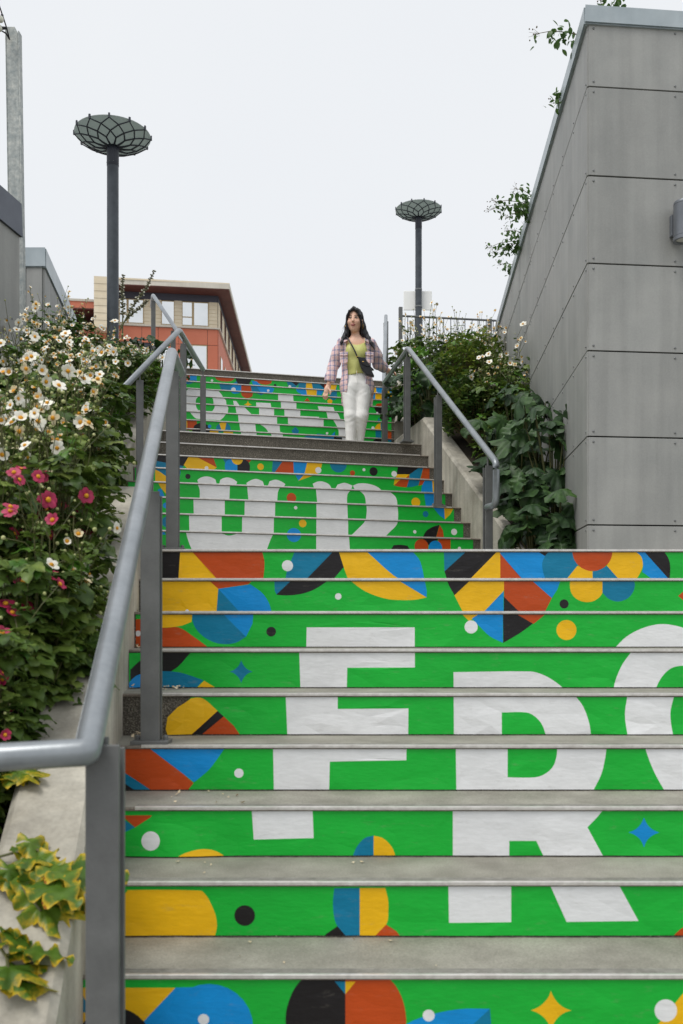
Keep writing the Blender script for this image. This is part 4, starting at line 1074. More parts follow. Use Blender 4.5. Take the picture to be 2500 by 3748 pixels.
# ------------------------------------------------------------------ guard fence at the top, right of the stairs
gf = thing('guard_fence', 'dark steel picket fence at the head of the stairs, behind white anemones', 'fence', (0.93, 14.5, 5.24))
F0, F1 = Vector((0.925, 14.55, 5.24)), Vector((3.9, 15.0, 5.24))
fd = (F1 - F0).normalized()
fn = Vector((-fd.y, fd.x, 0))
L = (F1 - F0).length
ztop = EYE + 4.79
for s in (0.0, 1.45, 2.9):
    c = F0 + fd * s
    zt_ = ztop + (0.12 if s == 0 else 0.0)
    MB().obox((c.x, c.y, (5.24 + zt_) / 2), (fd, fn, (0, 0, 1)), (0.028, 0.028, (zt_ - 5.24) / 2)).obj('post', 'post', gf, bevel=0.003)
for z in (ztop - 0.015, 5.36):
    a, b = F0 + Vector((0, 0, z - 5.24)), F1 + Vector((0, 0, z - 5.24))
    MB().tube([a, b], 0.017, 8).obj('rail', 'post', gf)
n = 26
for a in range(1, n):
    c = F0 + fd * (L * a / n)
    MB().tube([(c.x, c.y, 5.36), (c.x, c.y, ztop - 0.02)], 0.007, 6).obj('picket', 'dark_steel', gf)

# ------------------------------------------------------------------ apartment building beyond the top of the stairs
ab = thing('apartment_building', 'salmon and cream apartment block with wide overhanging roof beyond the stairs', 'building', (-12, 66, 5.2))
BD = 65.0
cx = (798 - 1250) * BD / 3400
e1b = Vector((-1, -0.144, 0)).normalized()
e2b = Vector((-0.023, 1, 0)).normalized()
nfb = Vector((0.144, -1, 0)).normalized()
nsb = Vector((e2b.y, -e2b.x, 0))
CB = Vector((cx, BD, 0))
zz = lambda y: EYE + (2272 - y) * BD / 3400      # heights read at the near corner
v9 = lambda q: zz(950 + 0.4783 * q)
z_sof, z_band, z_led, z_red = v9(298), v9(330), v9(538), v9(660)
FL = 8.3
fwd = lambda s, z, o=0.0: CB + e1b * s + nfb * o + Vector((0, 0, z))
sid = lambda s, z, o=0.0: CB + e2b * s + nsb * o + Vector((0, 0, z))
inn2 = CB - nfb * 0.05 - nsb * 0.05
MB().prism([tuple((inn2 + e1b * FL).xy), tuple(inn2.xy), tuple((inn2 + e2b * 26).xy), tuple((inn2 + e2b * 26 + e1b * FL).xy)], 5.0, z_sof + 0.3).obj('core_wall', 'band', ab)
def slab(name, mat, fn_, s0, s1, z0, z1, t, o=0.0, parent=None):
    a = fn_(s0, z0, o)
    b = fn_(s1, z0, o)
    d = (b - a).normalized()
    nn = nfb if fn_ is fwd else nsb
    c = (a + b) / 2
    return MB().obox((c.x + nn.x * t / 2, c.y + nn.y * t / 2, (z0 + z1) / 2), (d, nn, (0, 0, 1)), ((b - a).length / 2, t / 2, (z1 - z0) / 2)).obj(name, mat, parent or ab)
# roof: deep fascia, wood soffit, overhanging front and side
rc = CB + nfb * 1.25 + nsb * 0.78
rl = CB + e1b * (FL - 1.2) + nfb * 1.25
rb_ = CB + e2b * 28 + nsb * 0.78
rbl = CB + e2b * 28 + e1b * FL
z_f0, z_f1 = EYE + (2272 - 1064) * 64 / 3400, EYE + (2272 - 1043) * 64 / 3400
roof = MB().prism([tuple(rl.xy), tuple(rc.xy), tuple(rb_.xy), tuple(rbl.xy)], z_f0 + 0.04, z_f1).obj('roof', 'fascia', ab)
MB().prism([tuple((rl + e1b * 0).xy), tuple((rc - nsb * .06 - nfb * .06).xy), tuple((rb_ - nsb * .06).xy), tuple(rbl.xy)], z_f0 - 0.02, z_f0 + 0.036).obj('soffit', 'soffit', roof)
for j in range(1, 5):
    slab('fascia_joint', 'band', fwd, j * 1.6 - 1.0, j * 1.6 - 0.985, z_f0 + 0.06, z_f1 - 0.05, 0.02, 1.25, roof)
slab('drip_edge', 'cream', fwd, -0.78, FL - 1.2, z_f1 - 0.05, z_f1 + 0.06, 0.06, 1.252, roof)
# cream pylon at the left end
for j in range(14):
    slab('siding_board', 'cream', fwd, FL - 1.2, FL, v9(600) + j * (z_f1 + 0.1 - v9(600)) / 14, v9(600) + (j + 0.97) * (z_f1 + 0.1 - v9(600)) / 14, 1.28 - 0.02 * (j % 2), 0.0)
# upper storey front
px2s = lambda q: (CB.x - ((200 + 0.4783 * q) - 1250) / 3400 * CB.y) / (0.9898 - ((200 + 0.4783 * q) - 1250) / 3400 * -0.1425)
def s_at(q):
    kx = ((200 + 0.4783 * q) - 1250) / 3400
    return (CB.x - kx * CB.y) / (0.98979 - kx * 0.14253)
slab('dark_band', 'band', fwd, 0.02, FL - 1.2, z_band, z_sof + 0.2, 0.02, 0.0)
wins = [(975, 1180, [(980, 1050, True), (1068, 1172, False)]), (815, 916, [(822, 912, False)]), (480, 684, [(500, 550, True), (568, 676, False)])]
def window(fn_, s0, s1, z0, z1, lights_, side=1):
    w = slab('window', 'win_frame', fn_, s0, s1, z0, z1, 0.03, 0.03)
    t = 0.07
    for a, b, split in lights_:
        if split:
            zm = z0 + (z1 - z0) * 0.36
            slab('pane', 'glass', fn_, a, b, z0 + t, zm - t / 2, 0.012, 0.062, w)
            slab('pane', 'glass', fn_, a, b, zm + t / 2, z1 - t, 0.012, 0.062, w)
            slab('mullion', 'win_frame', fn_, a, b, zm - t / 2, zm + t / 2, 0.03, 0.062, w)
        else:
            slab('pane', 'glass', fn_, a, b, z0 + t, z1 - t, 0.012, 0.062, w)
    slab('sill', 'fascia', fn_, s0 - 0.04, s1 + 0.04, z0 - 0.07, z0, 0.10, 0.01, w)
    return w
edges = [0.03]
for a, b, ls in wins:
    sa, sb_ = s_at(b), s_at(a)
    window(fwd, sa, sb_, z_led + 0.16, z_band - 0.05, [(s_at(d_), s_at(c_), sp) for c_, d_, sp in ls])
    edges += [sa, sb_]
edges += [FL - 1.2]
nb_ = 7
for sa, sb_ in zip(edges[::2], edges[1::2]):
    for j in range(nb_):
        h = (z_band - z_led - 0.1) / nb_
        z0 = z_led + 0.1 + j * h
        a, b = fwd(sa, z0, 0.045), fwd(sb_, z0, 0.045)
        MB().add([a, b, b + Vector((0, 0, h * .985)) - nfb * 0.03, a + Vector((0, 0, h * .985)) - nfb * 0.03, a - nfb * .05, b - nfb * .05, b + Vector((0, 0, h * .985)) - nfb * 0.05, a + Vector((0, 0, h * .985)) - nfb * 0.05],
                 [(0, 1, 2, 3), (7, 6, 5, 4), (0, 4, 5, 1), (3, 2, 6, 7), (1, 5, 6, 2), (0, 3, 7, 4)]).obj('siding_board', 'cream', ab)
slab('ledge', 'fascia', fwd, -0.12, FL - 1.2, z_led, z_led + 0.09, 0.16, 0.0)
# salmon panels below, windows in the lower storey
cuts = [0.0, s_at(1170), s_at(950), s_at(793), s_at(667), s_at(500), FL]
for j, (sa, sb_) in enumerate(zip(cuts, cuts[1:])):
    slab('wall_panel', 'salmon', fwd, sa + 0.012, sb_ - 0.012, z_red + 0.015, z_led - 0.02, 0.03, 0.0)
    if j not in (1, 3):
        slab('wall_panel', 'salmon', fwd, sa + 0.012, sb_ - 0.012, z_red - 3.2, z_red - 0.015, 0.03, 0.0)
window(fwd, s_at(1168), s_at(980), z_red - 2.3, z_red - 0.02, [(s_at(1162), s_at(1056), False), (s_at(1040), s_at(985), True)])
window(fwd, s_at(872), s_at(797), z_red - 2.3, z_red - 0.02, [(s_at(868), s_at(802), False)])
slab('wall_panel', 'salmon', fwd, s_at(980), s_at(950), z_red - 3.2, z_red - 0.015, 0.03, 0.0)
slab('wall_panel', 'salmon', fwd, s_at(950) + .01, s_at(874), z_red - 3.2, z_red - 0.015, 0.032, 0.0)
# long side face
slab('ledge', 'fascia', sid, 0.0, 26, z_led - 0.002, z_led + 0.088, 0.16, 0.0)
for j in range(9):
    s0 = 0.9 + j * 2.8
    slab('wall_panel', 'salmon', sid, 0.02 if j == 0 else s0 - 1.2, s0 + 1.58, z_red - 3.2, z_led - 0.02, 0.03, 0.0)
    window(sid, s0, s0 + 1.3, z_led + 0.16, z_band - 0.05, [(s0 + 0.06, s0 + 1.24, False)])
    slab('siding_board', 'cream', sid, s0 + 1.3, s0 + 2.8, z_led + 0.1, z_band, 0.04, 0.0)
    wlow = slab('window', 'win_frame', sid, s0 + 0.2, s0 + 1.3, z_red - 2.3, z_red - 0.4, 0.05, 0.03)
    slab('pane', 'glass', sid, s0 + 0.27, s0 + 1.23, z_red - 2.23, z_red - 0.47, 0.012, 0.082, wlow)
slab('siding_board', 'cream', sid, 0.02, 0.9, z_led + 0.1, z_band, 0.04, 0.0)
slab('dark_band', 'band', sid, 0.0, 26, z_band, z_sof + 0.2, 0.02, 0.0)
# lower wing to the left
wz = v9(340)
wa, wb = fwd(FL, 0, -2.0), fwd(FL + 9, 0, -2.0)
MB().prism([tuple(wb.xy), tuple(wa.xy), tuple((wa + e2b * 10).xy), tuple((wb + e2b * 10).xy)], 5.0, wz - 1.4).obj('wing_wall', 'salmon', ab)
wa, wb = fwd(FL, 0, -0.8), fwd(FL + 10, 0, -0.8)
wr = MB().prism([tuple(wb.xy), tuple(wa.xy), tuple((wa + e2b * 12).xy), tuple((wb + e2b * 12).xy)], wz - 0.45, wz).obj('wing_roof', 'salmon', ab)
MB().prism([tuple(wb.xy), tuple(wa.xy), tuple((wa + e2b * 12).xy), tuple((wb + e2b * 12).xy)], wz - 0.52, wz - 0.453).obj('soffit', 'soffit', wr)
MB().prism([tuple((wb + nfb * .05).xy), tuple((wa + nfb * .05).xy), tuple((wa + e2b * 12).xy), tuple((wb + e2b * 12).xy)], wz + 0.003, wz + 0.16).obj('roof_edge', 'fascia', wr)
# ------------------------------------------------------------------ plants
class LM:
    """leaf mesh with a uv that runs 0 at the midrib to 1 at the edge"""
    def __init__(s):
        s.v, s.f, s.u = [], [], []
    def blade(s, base, d, up, L, W, shape, n=8, fold=0.25, curl=0.4, twist=0.0, ruf=0.0):
        base, d, up = Vector(base), Vector(d).normalized(), Vector(up)
        side = d.cross(up).normalized()
        up = side.cross(d).normalized()
        b = len(s.v)
        p = base.copy()
        ang = 0.0
        for i in range(n + 1):
            t = i / n
            w = W * shape(t)
            dd = d * math.cos(ang) - up * math.sin(ang)
            uu = up * math.cos(ang) + d * math.sin(ang)
            rz = ruf * W * math.sin(i * 2.4 + len(s.v))
            for q in (-1, -0.5, 0, 0.5, 1):
                a = abs(q)
                s.v.append(tuple(p + side * (q * w) + uu * (w * fold * a + rz * a * a * (1 if q > 0 else -1) - w * 0.22 * a * a)))
                s.u.append((a, t))
            p = p + dd * (L / n)
            ang += curl / n
        for i in range(n):
            for q in range(4):
                k0 = b + i * 5 + q
                s.f.append((k0, k0 + 1, k0 + 6, k0 + 5))
        return s
    def mesh(s, name, mat):
        me = bpy.data.meshes.new(name)
        me.from_pydata(s.v, [], s.f)
        me.materials.append(M[mat])
        uv = me.uv_layers.new(name='UVMap')
        for lp in me.loops:
            uv.data[lp.index].uv = s.u[lp.vertex_index]
        me.polygons.foreach_set('use_smooth', [True] * len(me.polygons))
        me.update()
        return me

def sh_oval(t):
    return math.sin(math.pi * min(1, t * 0.97 + 0.02)) ** 0.8 * (1.05 - 0.35 * t)
def sh_tooth(n):
    return lambda t: sh_oval(t) * (1.0 - 0.30 * ((t * n) % 1.0))
def sh_lobe(n, depth):
    def f_(t):
        e = math.sin(math.pi * min(1, t * 0.95 + 0.03)) ** 0.6 * (0.72 + 0.5 * t if t < 0.6 else 1.02 - (t - 0.6) * 0.9)
        ph = (t * n) % 1.0
        return e * (1 - depth * (0.5 - 0.5 * math.cos(2 * math.pi * (ph - 0.1))) ** 1.5)
    return f_

def trefoil(seed, mat):
    random.seed(seed)
    m_ = LM()
    for a, L, W in ((0, 0.085, 0.034), (1.05, 0.068, 0.030), (-1.05, 0.068, 0.030)):
        d = Vector((math.sin(a), math.cos(a), random.uniform(-.1, .2)))
        m_.blade((0, 0, 0), d, (0, 0, 1), L * random.uniform(.9, 1.1), W * random.uniform(.9, 1.15), sh_tooth(4), 8, 0.25, random.uniform(.4, 1.1), 0, 0.15)
    return m_.mesh('leaf', mat)
LEAF = [trefoil(s, 'leaf') for s in range(4)]
LEAF_B = [trefoil(s + 9, 'leaf_bright') for s in range(3)]
def big_leaf(seed, mat, L=0.36, W=0.12, curl=1.0, n=28, lobes=6, depth=0.62):
    random.seed(seed)
    m_ = LM().blade((0, 0, 0), (0, 1, 0.1), (0, 0, 1), L, W, sh_lobe(lobes, depth), n, 0.22, curl, 0, 0.2)
    return m_.mesh('leaf', mat)
ACAN = [big_leaf(1, 'leaf_dark', 0.36, 0.125, 1.1), big_leaf(2, 'leaf_dark', 0.32, 0.13, 1.5, 24, 5, 0.5), big_leaf(3, 'leaf_dark', 0.42, 0.12, 0.8, 30, 7, 0.6)]
ACAN_B = [big_leaf(4, 'leaf_bright', 0.34, 0.12, 1.2), big_leaf(5, 'leaf_bright', 0.30, 0.12, 0.9)]
def maple(seed, mat, R=0.15, droop=0.2):
    """broad rounded leaf with pointed lobes"""
    random.seed(seed)
    m_ = LM()
    v, f_, u = [(0, 0, 0)], [], [(0, 0)]
    n = 44
    mid = []
    for ring, q in ((0, 0.5), (1, 1.0)):
        for i in range(n):
            a = -math.pi * 0.93 + 2 * math.pi * 0.93 * i / (n - 1)
            lob = 0.80 + 0.20 * math.cos(a * 5) - 0.10 * (i % 2) + 0.06 * math.cos(a * 11 + seed)
            rr = R * q * (lob if ring else 0.5 + 0.5 * lob) * (1.0 + 0.25 * math.cos(a))
            z = -droop * q * q * R + 0.10 * R * math.cos(a * 5 + seed) * q + 0.07 * R * math.sin(a * 9 + seed * 2) * q * q
            v.append((rr * math.sin(a), rr * math.cos(a) + R * 0.15 * q, z))
            u.append((q * 0.8 + 0.2 * q * (0.5 - 0.5 * math.cos(a * 5)), 0.5))
    for i in range(n - 1):
        f_.append((0, 1 + i + 1, 1 + i))
        f_.append((1 + i, 2 + i, 1 + n + i + 1, 1 + n + i))
    m_.v, m_.f, m_.u = v, f_, u
    return m_.mesh('leaf', mat)
MAPLE = [maple(s, 'leaf_dark', 0.125 + 0.02 * (s % 3), 0.05 + 0.09 * s) for s in range(5)] + [big_leaf(8, 'leaf_dark', 0.26, 0.11, 0.9, 24, 5, 0.4)]
YLEAF = [maple(s + 5, 'leaf_yellow', 0.075, 0.25) for s in range(2)] + [big_leaf(s + 5, 'leaf_yellow', 0.17, 0.062, 0.7, 22, 3, 0.45) for s in range(2)]
def small_leaf(mat, L, W):
    return LM().blade((0, 0, 0), (0, 1, 0.05), (0, 0, 1), L, W, sh_oval, 5, 0.3, 0.5).mesh('leaf', mat)
SHRUB = small_leaf('leaf_shrub', 0.05, 0.013)
ROSE = small_leaf('leaf_rose', 0.055, 0.017)

def flower_mesh(name, mat, R=0.032, n=6, cup=0.35, seed=0):
    random.seed(seed)
    m_ = LM()
    for k_ in range(n):
        a = 2 * math.pi * k_ / n + random.uniform(-.15, .15)
        d = Vector((math.cos(a), math.sin(a), cup + random.uniform(-.15, .15)))
        m_.blade((0.004 * math.cos(a), 0.004 * math.sin(a), 0.001 * (k_ % 2)), d, (0, 0, 1), R * random.uniform(.9, 1.1), R * 0.46, lambda t: math.sin(math.pi * min(1, t * 0.85 + 0.08)) ** 0.55, 5, 0.2, 0.5)
    return m_.mesh(name, mat)
FL_W = [flower_mesh('flower', 'petal_w', 0.034, 6, .35, 1), flower_mesh('flower', 'petal_w', 0.033, 5, .55, 2), flower_mesh('flower', 'petal_w', 0.03, 6, 1.1, 3)]
FL_O = [flower_mesh('flower', 'petal_old', 0.024, 5, 1.5, 6), flower_mesh('flower', 'petal_w', 0.022, 6, 2.2, 7), flower_mesh('flower', 'petal_old', 0.028, 4, .2, 8)]
FL_P = [flower_mesh('flower', 'petal_p', 0.030, 7, .4, 4), flower_mesh('flower', 'petal_p', 0.028, 6, .8, 5)]
EYE_M = MB().ball((0, 0, 0.006), 0.0105, 8, 5, sc=(1, 1, .75)).mesh('flower_eye', 'yellow_eye', True)

def rot_to(n_, spin=0.0):
    return Vector(n_).to_track_quat('Z', 'Y').to_matrix().to_4x4() @ Matrix.Rotation(spin, 4, 'Z')
def leaf_mat(p, azim, pitch, roll, s):
    """leaf whose length axis points along azimuth, tilted up by pitch"""
    return Matrix.Translation(p) @ Matrix.Rotation(azim, 4, 'Z') @ Matrix.Rotation(pitch, 4, 'X') @ Matrix.Rotation(roll, 4, 'Y') @ Matrix.Scale(s, 4)

def bake(parts, name, parent):
    """join copies of leaf meshes into one mass: (mesh, matrix) pairs"""
    v, f_, u = [], [], []
    mat = None
    for me, mx in parts:
        b = len(v)
        inv = mx
        v += [tuple(inv @ q.co) for q in me.vertices]
        f_ += [tuple(b + i for i in pl.vertices) for pl in me.polygons]
        mat = mat or me.materials[0]
    off = WL[parent.name]
    me2 = bpy.data.meshes.new(name)
    me2.from_pydata([(p[0] - off[0], p[1] - off[1], p[2] - off[2]) for p in v], [], f_)
    me2.materials.append(mat)
    me2.uv_layers.new(name='UVMap')
    me2.polygons.foreach_set('use_smooth', [True] * len(me2.polygons))
    o = link(bpy.data.objects.new(name, me2))
    o.parent = parent
    o['kind'] = 'stuff'
    return o

def anemone(label, x, y, z, H, spread, nleaf, nst, seed, white=True, fill=60, bright=0.15, face=(0.15, -1, 0.5), leafh=0.6, bloom=0.34, group='white and pink anemone plants', sc=1.0, lean=(0, 0)):
    random.seed(seed)
    t = thing('anemone_plant', label, 'plant', (x, y, z), group)
    FLW = FL_W + FL_O if white else FL_P
    stems, buds = MB(), MB()
    fillp = []
    for i in range(nst):
        a = random.uniform(0, 6.283)
        r_ = spread * math.sqrt(random.random())
        b = Vector((x + 0.35 * r_ * math.cos(a), y + 0.35 * r_ * math.sin(a), z))
        hh = H * random.uniform(0.62, 1.0)
        e = Vector((x + r_ * math.cos(a) + lean[0] * hh, y + r_ * math.sin(a) + lean[1] * hh, z + hh))
        m_ = (b + e) / 2 + Vector((random.uniform(-.04, .04), random.uniform(-.04, .04), 0.05))
        fork = m_.lerp(e, random.uniform(.35, .6))
        stems.tube([b, m_, fork], [.0035 * sc, .003 * sc, .0025 * sc], 5, cap=False)
        nb = random.choice((2, 3, 3, 4))
        for k_ in range(nb):
            tip = e + Vector((random.uniform(-.11, .11), random.uniform(-.11, .11), random.uniform(-.16, .06))) * sc
            mid = fork.lerp(tip, 0.5) + Vector((random.uniform(-.02, .02), random.uniform(-.02, .02), 0.02))
            stems.tube([fork, mid, tip], [.0022 * sc, .0018 * sc, .0015 * sc], 4, cap=False)
            if random.random() < bloom:
                nrm = Vector(face) + Vector((random.uniform(-1.3, 1.3), random.uniform(-.9, .9), random.uniform(-.7, 1.2)))
                s = random.uniform(.62, 1.0) * sc
                fo = inst('flower', random.choice(FLW), t, Matrix.Translation(tip) @ rot_to(nrm, random.uniform(0, 6)) @ Matrix.Scale(s, 4))
                WL[fo.name] = Vector((0, 0, 0))
                ey = link(bpy.data.objects.new('flower_eye', EYE_M))
                ey.parent = fo
            else:
                buds.ball(tip, random.uniform(.006, .0095) * sc, 6, 4)
            if random.random() < 0.9:
                buds.ball(mid + Vector((random.uniform(-.03, .03), random.uniform(-.03, .03), random.uniform(0, .05))), random.uniform(.004, .007) * sc, 6, 4)
        # small collars of leaves up the stem
        for k_ in range(5):
            mx = leaf_mat(m_.lerp(e, random.uniform(0, .85)) + Vector((random.gauss(0, .025), random.gauss(0, .025), 0)), random.uniform(0, 6.28), random.uniform(-.3, .5), random.uniform(-.4, .4), random.uniform(.3, .62) * sc)
            fillp.append((random.choice(LEAF), mx))
    for i in range(nleaf + fill):
        a = random.uniform(0, 6.283)
        r_ = spread * 1.15 * math.sqrt(random.random())
        h = H * leafh * random.random() ** 0.75
        if i < nleaf:                                # outer leaves, one object each
            r_ = spread * random.uniform(.75, 1.2)
            if math.sin(a) > 0.2:
                a = -a
            h = H * leafh * random.uniform(.05, 1.05)
        p = Vector((x + r_ * math.cos(a) + lean[0] * h, y + r_ * math.sin(a) + lean[1] * h, z + h + 0.02))
        pool = LEAF_B if random.random() < bright else LEAF
        mx = leaf_mat(p, a - 1.57 + random.uniform(-.7, .7), random.uniform(-.75, .25), random.uniform(-.4, .4), random.uniform(.6, 1.1) * sc)
        if i < nleaf:
            inst('leaf', random.choice(pool), t, mx)
        else:
            fillp.append((random.choice(LEAF), mx))
        if random.random() < 0.3:
            stems.tube([(x + .3 * r_ * math.cos(a), y + .3 * r_ * math.sin(a), z), p], [.003, .002], 4, cap=False)
    stems.obj('stems', 'stem', t)
    if buds.v:
        bo = buds.obj('buds', 'bud', t, True)
        bo['kind'] = 'stuff'
    bake(fillp, 'foliage', t)
    return t

def acanthus(label, x, y, z, n, s, seed, pool, az=None, group='broad-leaved plants in the right bed', tall=0.3, pit=(-.1, .8), wide=.2):
    random.seed(seed)
    t = thing('acanthus_plant', label, 'plant', (x, y, z), group)
    st = MB()
    for i in range(n):
        a = random.uniform(0, 6.283) if az is None else random.uniform(*az)
        h = tall * random.uniform(.2, 1.2) * s
        r_ = random.uniform(.02, wide) * s
        p = Vector((x + r_ * math.cos(a), y + r_ * math.sin(a), z + h))
        inst('leaf', random.choice(pool), t, leaf_mat(p, a - 1.57 + random.uniform(-.3, .3), random.uniform(*pit), random.uniform(-.6, .6), s * random.uniform(.55, 1.2)))
        st.tube([(x, y, z - .05), ((x + p.x) / 2, (y + p.y) / 2, z + h * .6), p], [.008 * s, .007 * s, .005 * s], 6, cap=False)
    st.obj('stalks', 'stem', t)
    return t

def shrub(label, x, y, z, rx, ry, rz, n, seed, group=None, own=60):
    random.seed(seed)
    t = thing('evergreen_shrub', label, 'shrub', (x, y, z), group)
    st, parts = MB(), []
    for i in range(n // 7):
        a, c = random.uniform(0, 6.283), random.uniform(-.2, 1)
        q = Vector((rx * math.cos(a) * math.sqrt(1 - c * c), ry * math.sin(a) * math.sqrt(1 - c * c), rz * (c * .5 + .5))) * random.uniform(.7, 1.08)
        e = Vector((x, y, z)) + q
        st.tube([(x, y, z), Vector((x, y, z)) + q * .55 + Vector((0, 0, .03)), e], [.006, .004, .002], 4, cap=False)
        for k_ in range(7):
            p = e + Vector((random.gauss(0, .03), random.gauss(0, .03), random.gauss(0, .03)))
            mx = leaf_mat(p, random.uniform(0, 6.28), random.uniform(-.4, .9), random.uniform(-.5, .5), random.uniform(1.0, 1.7))
            if own > 0 and k_ == 0:
                own -= 1
                inst('leaf', SHRUB, t, mx)
            else:
                parts.append((SHRUB, mx))
    st.obj('branches', 'twig', t)
    bake(parts, 'foliage', t)
    return t

# --- left bed, near to far
pic = lambda xs_, y: (xs_ - 1250) * y / 3400
GA = 'white and pink anemone plants'
near = [
 # x, y, height, spread, leaves, stems, white, label
 (-1.30, 2.95, 0.62, .16, 60, 6, False, 'magenta anemone nearest the left edge, flowers facing the stairs'),
 (-1.16, 3.10, 0.74, .17, 70, 7, False, 'magenta anemone beside the top of the near concrete wall'),
 (-1.12, 3.35, 0.95, .18, 70, 7, False, 'taller magenta anemone under the nearest white blooms'),
 (-1.22, 2.62, 0.34, .12, 40, 3, True, 'low white anemone with few blooms beside the near concrete wall'),
 (-1.10, 2.86, 0.40, .10, 40, 2, True, 'small white anemone leaning over the near concrete wall'),
 (-1.20, 3.62, 0.80, .14, 40, 7, False, 'magenta anemone under the tall white ones, highest of the magenta group'),
 (-1.17, 3.48, 0.58, .13, 40, 7, False, 'magenta anemone in the middle of the magenta group'),
 (-1.28, 3.70, 0.66, .14, 40, 7, False, 'magenta anemone at the very left edge of the picture'),
 (-1.06, 3.50, 0.72, .12, 40, 3, True, 'low white anemone with large blooms beside the near handrail'),
 (-1.20, 2.42, 0.22, .12, 40, 1, True, 'lowest white anemone, small blooms over the near wall just below the pipe bend'),
 (-1.14, 2.98, 0.45, .12, 50, 4, False, 'lowest magenta anemone just above the near concrete wall'),
 (-1.42, 3.60, 1.12, .20, 70, 12, True, 'tall white anemone at the left edge, largest blooms'),
 (-1.22, 3.85, 1.18, .20, 70, 12, True, 'tall white anemone just left of the near handrail'),
 (-1.62, 4.10, 0.98, .22, 60, 13, True, 'white anemone at the left edge below the dark coping'),
 (-1.36, 4.45, 1.05, .22, 60, 12, True, 'white anemone between the near handrail and the left edge'),
 (-1.80, 4.85, 0.82, .24, 60, 13, True, 'white anemone in front of the plain clad wall'),
 (-1.52, 5.2, 0.98, .24, 60, 13, True, 'white anemone beside the second post of the near handrail'),
 (-2.05, 5.9, 1.02, .26, 55, 13, True, 'white anemone at the foot of the clad wall corner'),
 (-1.72, 6.1, 1.10, .24, 60, 12, True, 'white anemone against the lower end of the far left handrail'),
 (-2.40, 7.0, 1.35, .28, 50, 14, True, 'white anemone in front of the vertically panelled block'),
 (-2.05, 7.1, 1.08, .24, 50, 12, True, 'white anemone hanging over the far left handrail'),
 (-2.75, 8.4, 1.15, .30, 45, 14, True, 'white anemone right of the vertically panelled block'),
 (-2.38, 8.5, 1.05, .26, 45, 12, True, 'white anemone left of the sloping wall of the middle flight'),
 (-2.22, 9.2, 0.85, .26, 45, 12, True, 'white anemone between the lamp pole and the far left handrail'),
 (-2.32, 10.2, 0.70, .26, 45, 10, True, 'leafy white anemone beside the upper landing at the left'),
 (-3.05, 9.9, 1.05, .32, 40, 12, True, 'white anemone with blooms against the sky beside the lamp pole'),
 (-2.62, 9.9, 0.75, .28, 45, 9, True, 'white anemone at the foot of the left lamp pole'),
]
for k_, (x, y, H, sp, nl_, ns_, wh, lab) in enumerate(near):
    far_ = y > 6.5
    if y < 3.45:                                 # keep the near wall free
        x -= 0.11 if wh else 0.05
    anemone(lab, x, y, bed_z(x, y) - 0.03, H, sp, nl_ + 30, ns_ + (8 if wh and y > 3 else 2), 100 + k_, wh, 190 if y < 4 else 250, 0.12 if y < 5 else 0.3, (0.35, -1, 0.25), 0.66, 0.55 if wh else 0.85, GA, 1.0, (0.06 if y > 3.45 else 0.0, -0.03))
# bright broad leaves and two flower spikes near the lamp
acanthus('bright green broad-leaved plant behind the far left handrail', -2.40, 10.9, bed_z(-2.4, 10.9), 16, 1.15, 31, ACAN_B, None, 'broad-leaved plants in the left bed', 0.4)
acanthus('dark broad-leaved plant at the top left of the stairs', -2.35, 12.2, 4.7, 16, 1.15, 32, ACAN, None, 'broad-leaved plants in the left bed', 0.35)
acanthus('broad-leaved plant between lamp pole and handrail', -2.85, 11.2, bed_z(-2.85, 11.2) - .1, 18, 1.1, 33, ACAN_B, None, 'broad-leaved plants in the left bed', 0.5)
def spike(label, pts, seed):
    random.seed(seed)
    t = thing('flower_spike', label, 'flower spike', pts[0], 'acanthus flower spikes')
    P = [Vector(p) for p in pts]
    MB().tube(P, [.009, .008, .006, .003][:len(P)], 6).obj('stalk', 'stem', t)
    fl = MB().ball((0, 0.02, 0), 0.016, 6, 4, sc=(.7, 1.3, .7)).mesh('bract', M['bract'], True)
    fw = MB().ball((0, 0.034, -0.006), 0.013, 6, 4, sc=(.8, 1.1, .6)).mesh('blossom', 'petal_w', True)
    n = 46
    for i in range(n):
        s = 0.25 + 0.75 * i / n
        k0 = s * (len(P) - 1)
        j = min(int(k0), len(P) - 2)
        p = P[j].lerp(P[j + 1], k0 - j)
        a = i * 2.4
        sc_ = (1.25 - 0.55 * s)
        inst('bract', fl, t, leaf_mat(p, a, .35, 0, sc_))
        if s < 0.85 and i % 2 == 0:
            inst('blossom', fw, t, leaf_mat(p, a, .2, 0, sc_))
M['bract'] = noisy('bract', lin(78, 70, 66), lin(122, 124, 84), 30, 0.6)
pz = lambda xs_, ys_, y: ((xs_ - 1250) * y / 3400, y, EYE + (2272 - ys_) * y / 3400)
spike('upright acanthus flower spike right against the left lamp pole', [pz(448, 1240, 11.3), pz(450, 1130, 11.3), pz(446, 1060, 11.3), pz(452, 1004, 11.3)], 41)
spike('long leaning acanthus flower spike between the lamp pole and the handrail', [pz(438, 1210, 11.0), pz(486, 1120, 11.0), pz(535, 1055, 11.0), pz(567, 988, 11.0)], 42)
spike('short acanthus flower spike leaning low toward the handrail', [pz(440, 1195, 11.1), pz(480, 1150, 11.1), pz(520, 1122, 11.1), pz(540, 1100, 11.1)], 43)

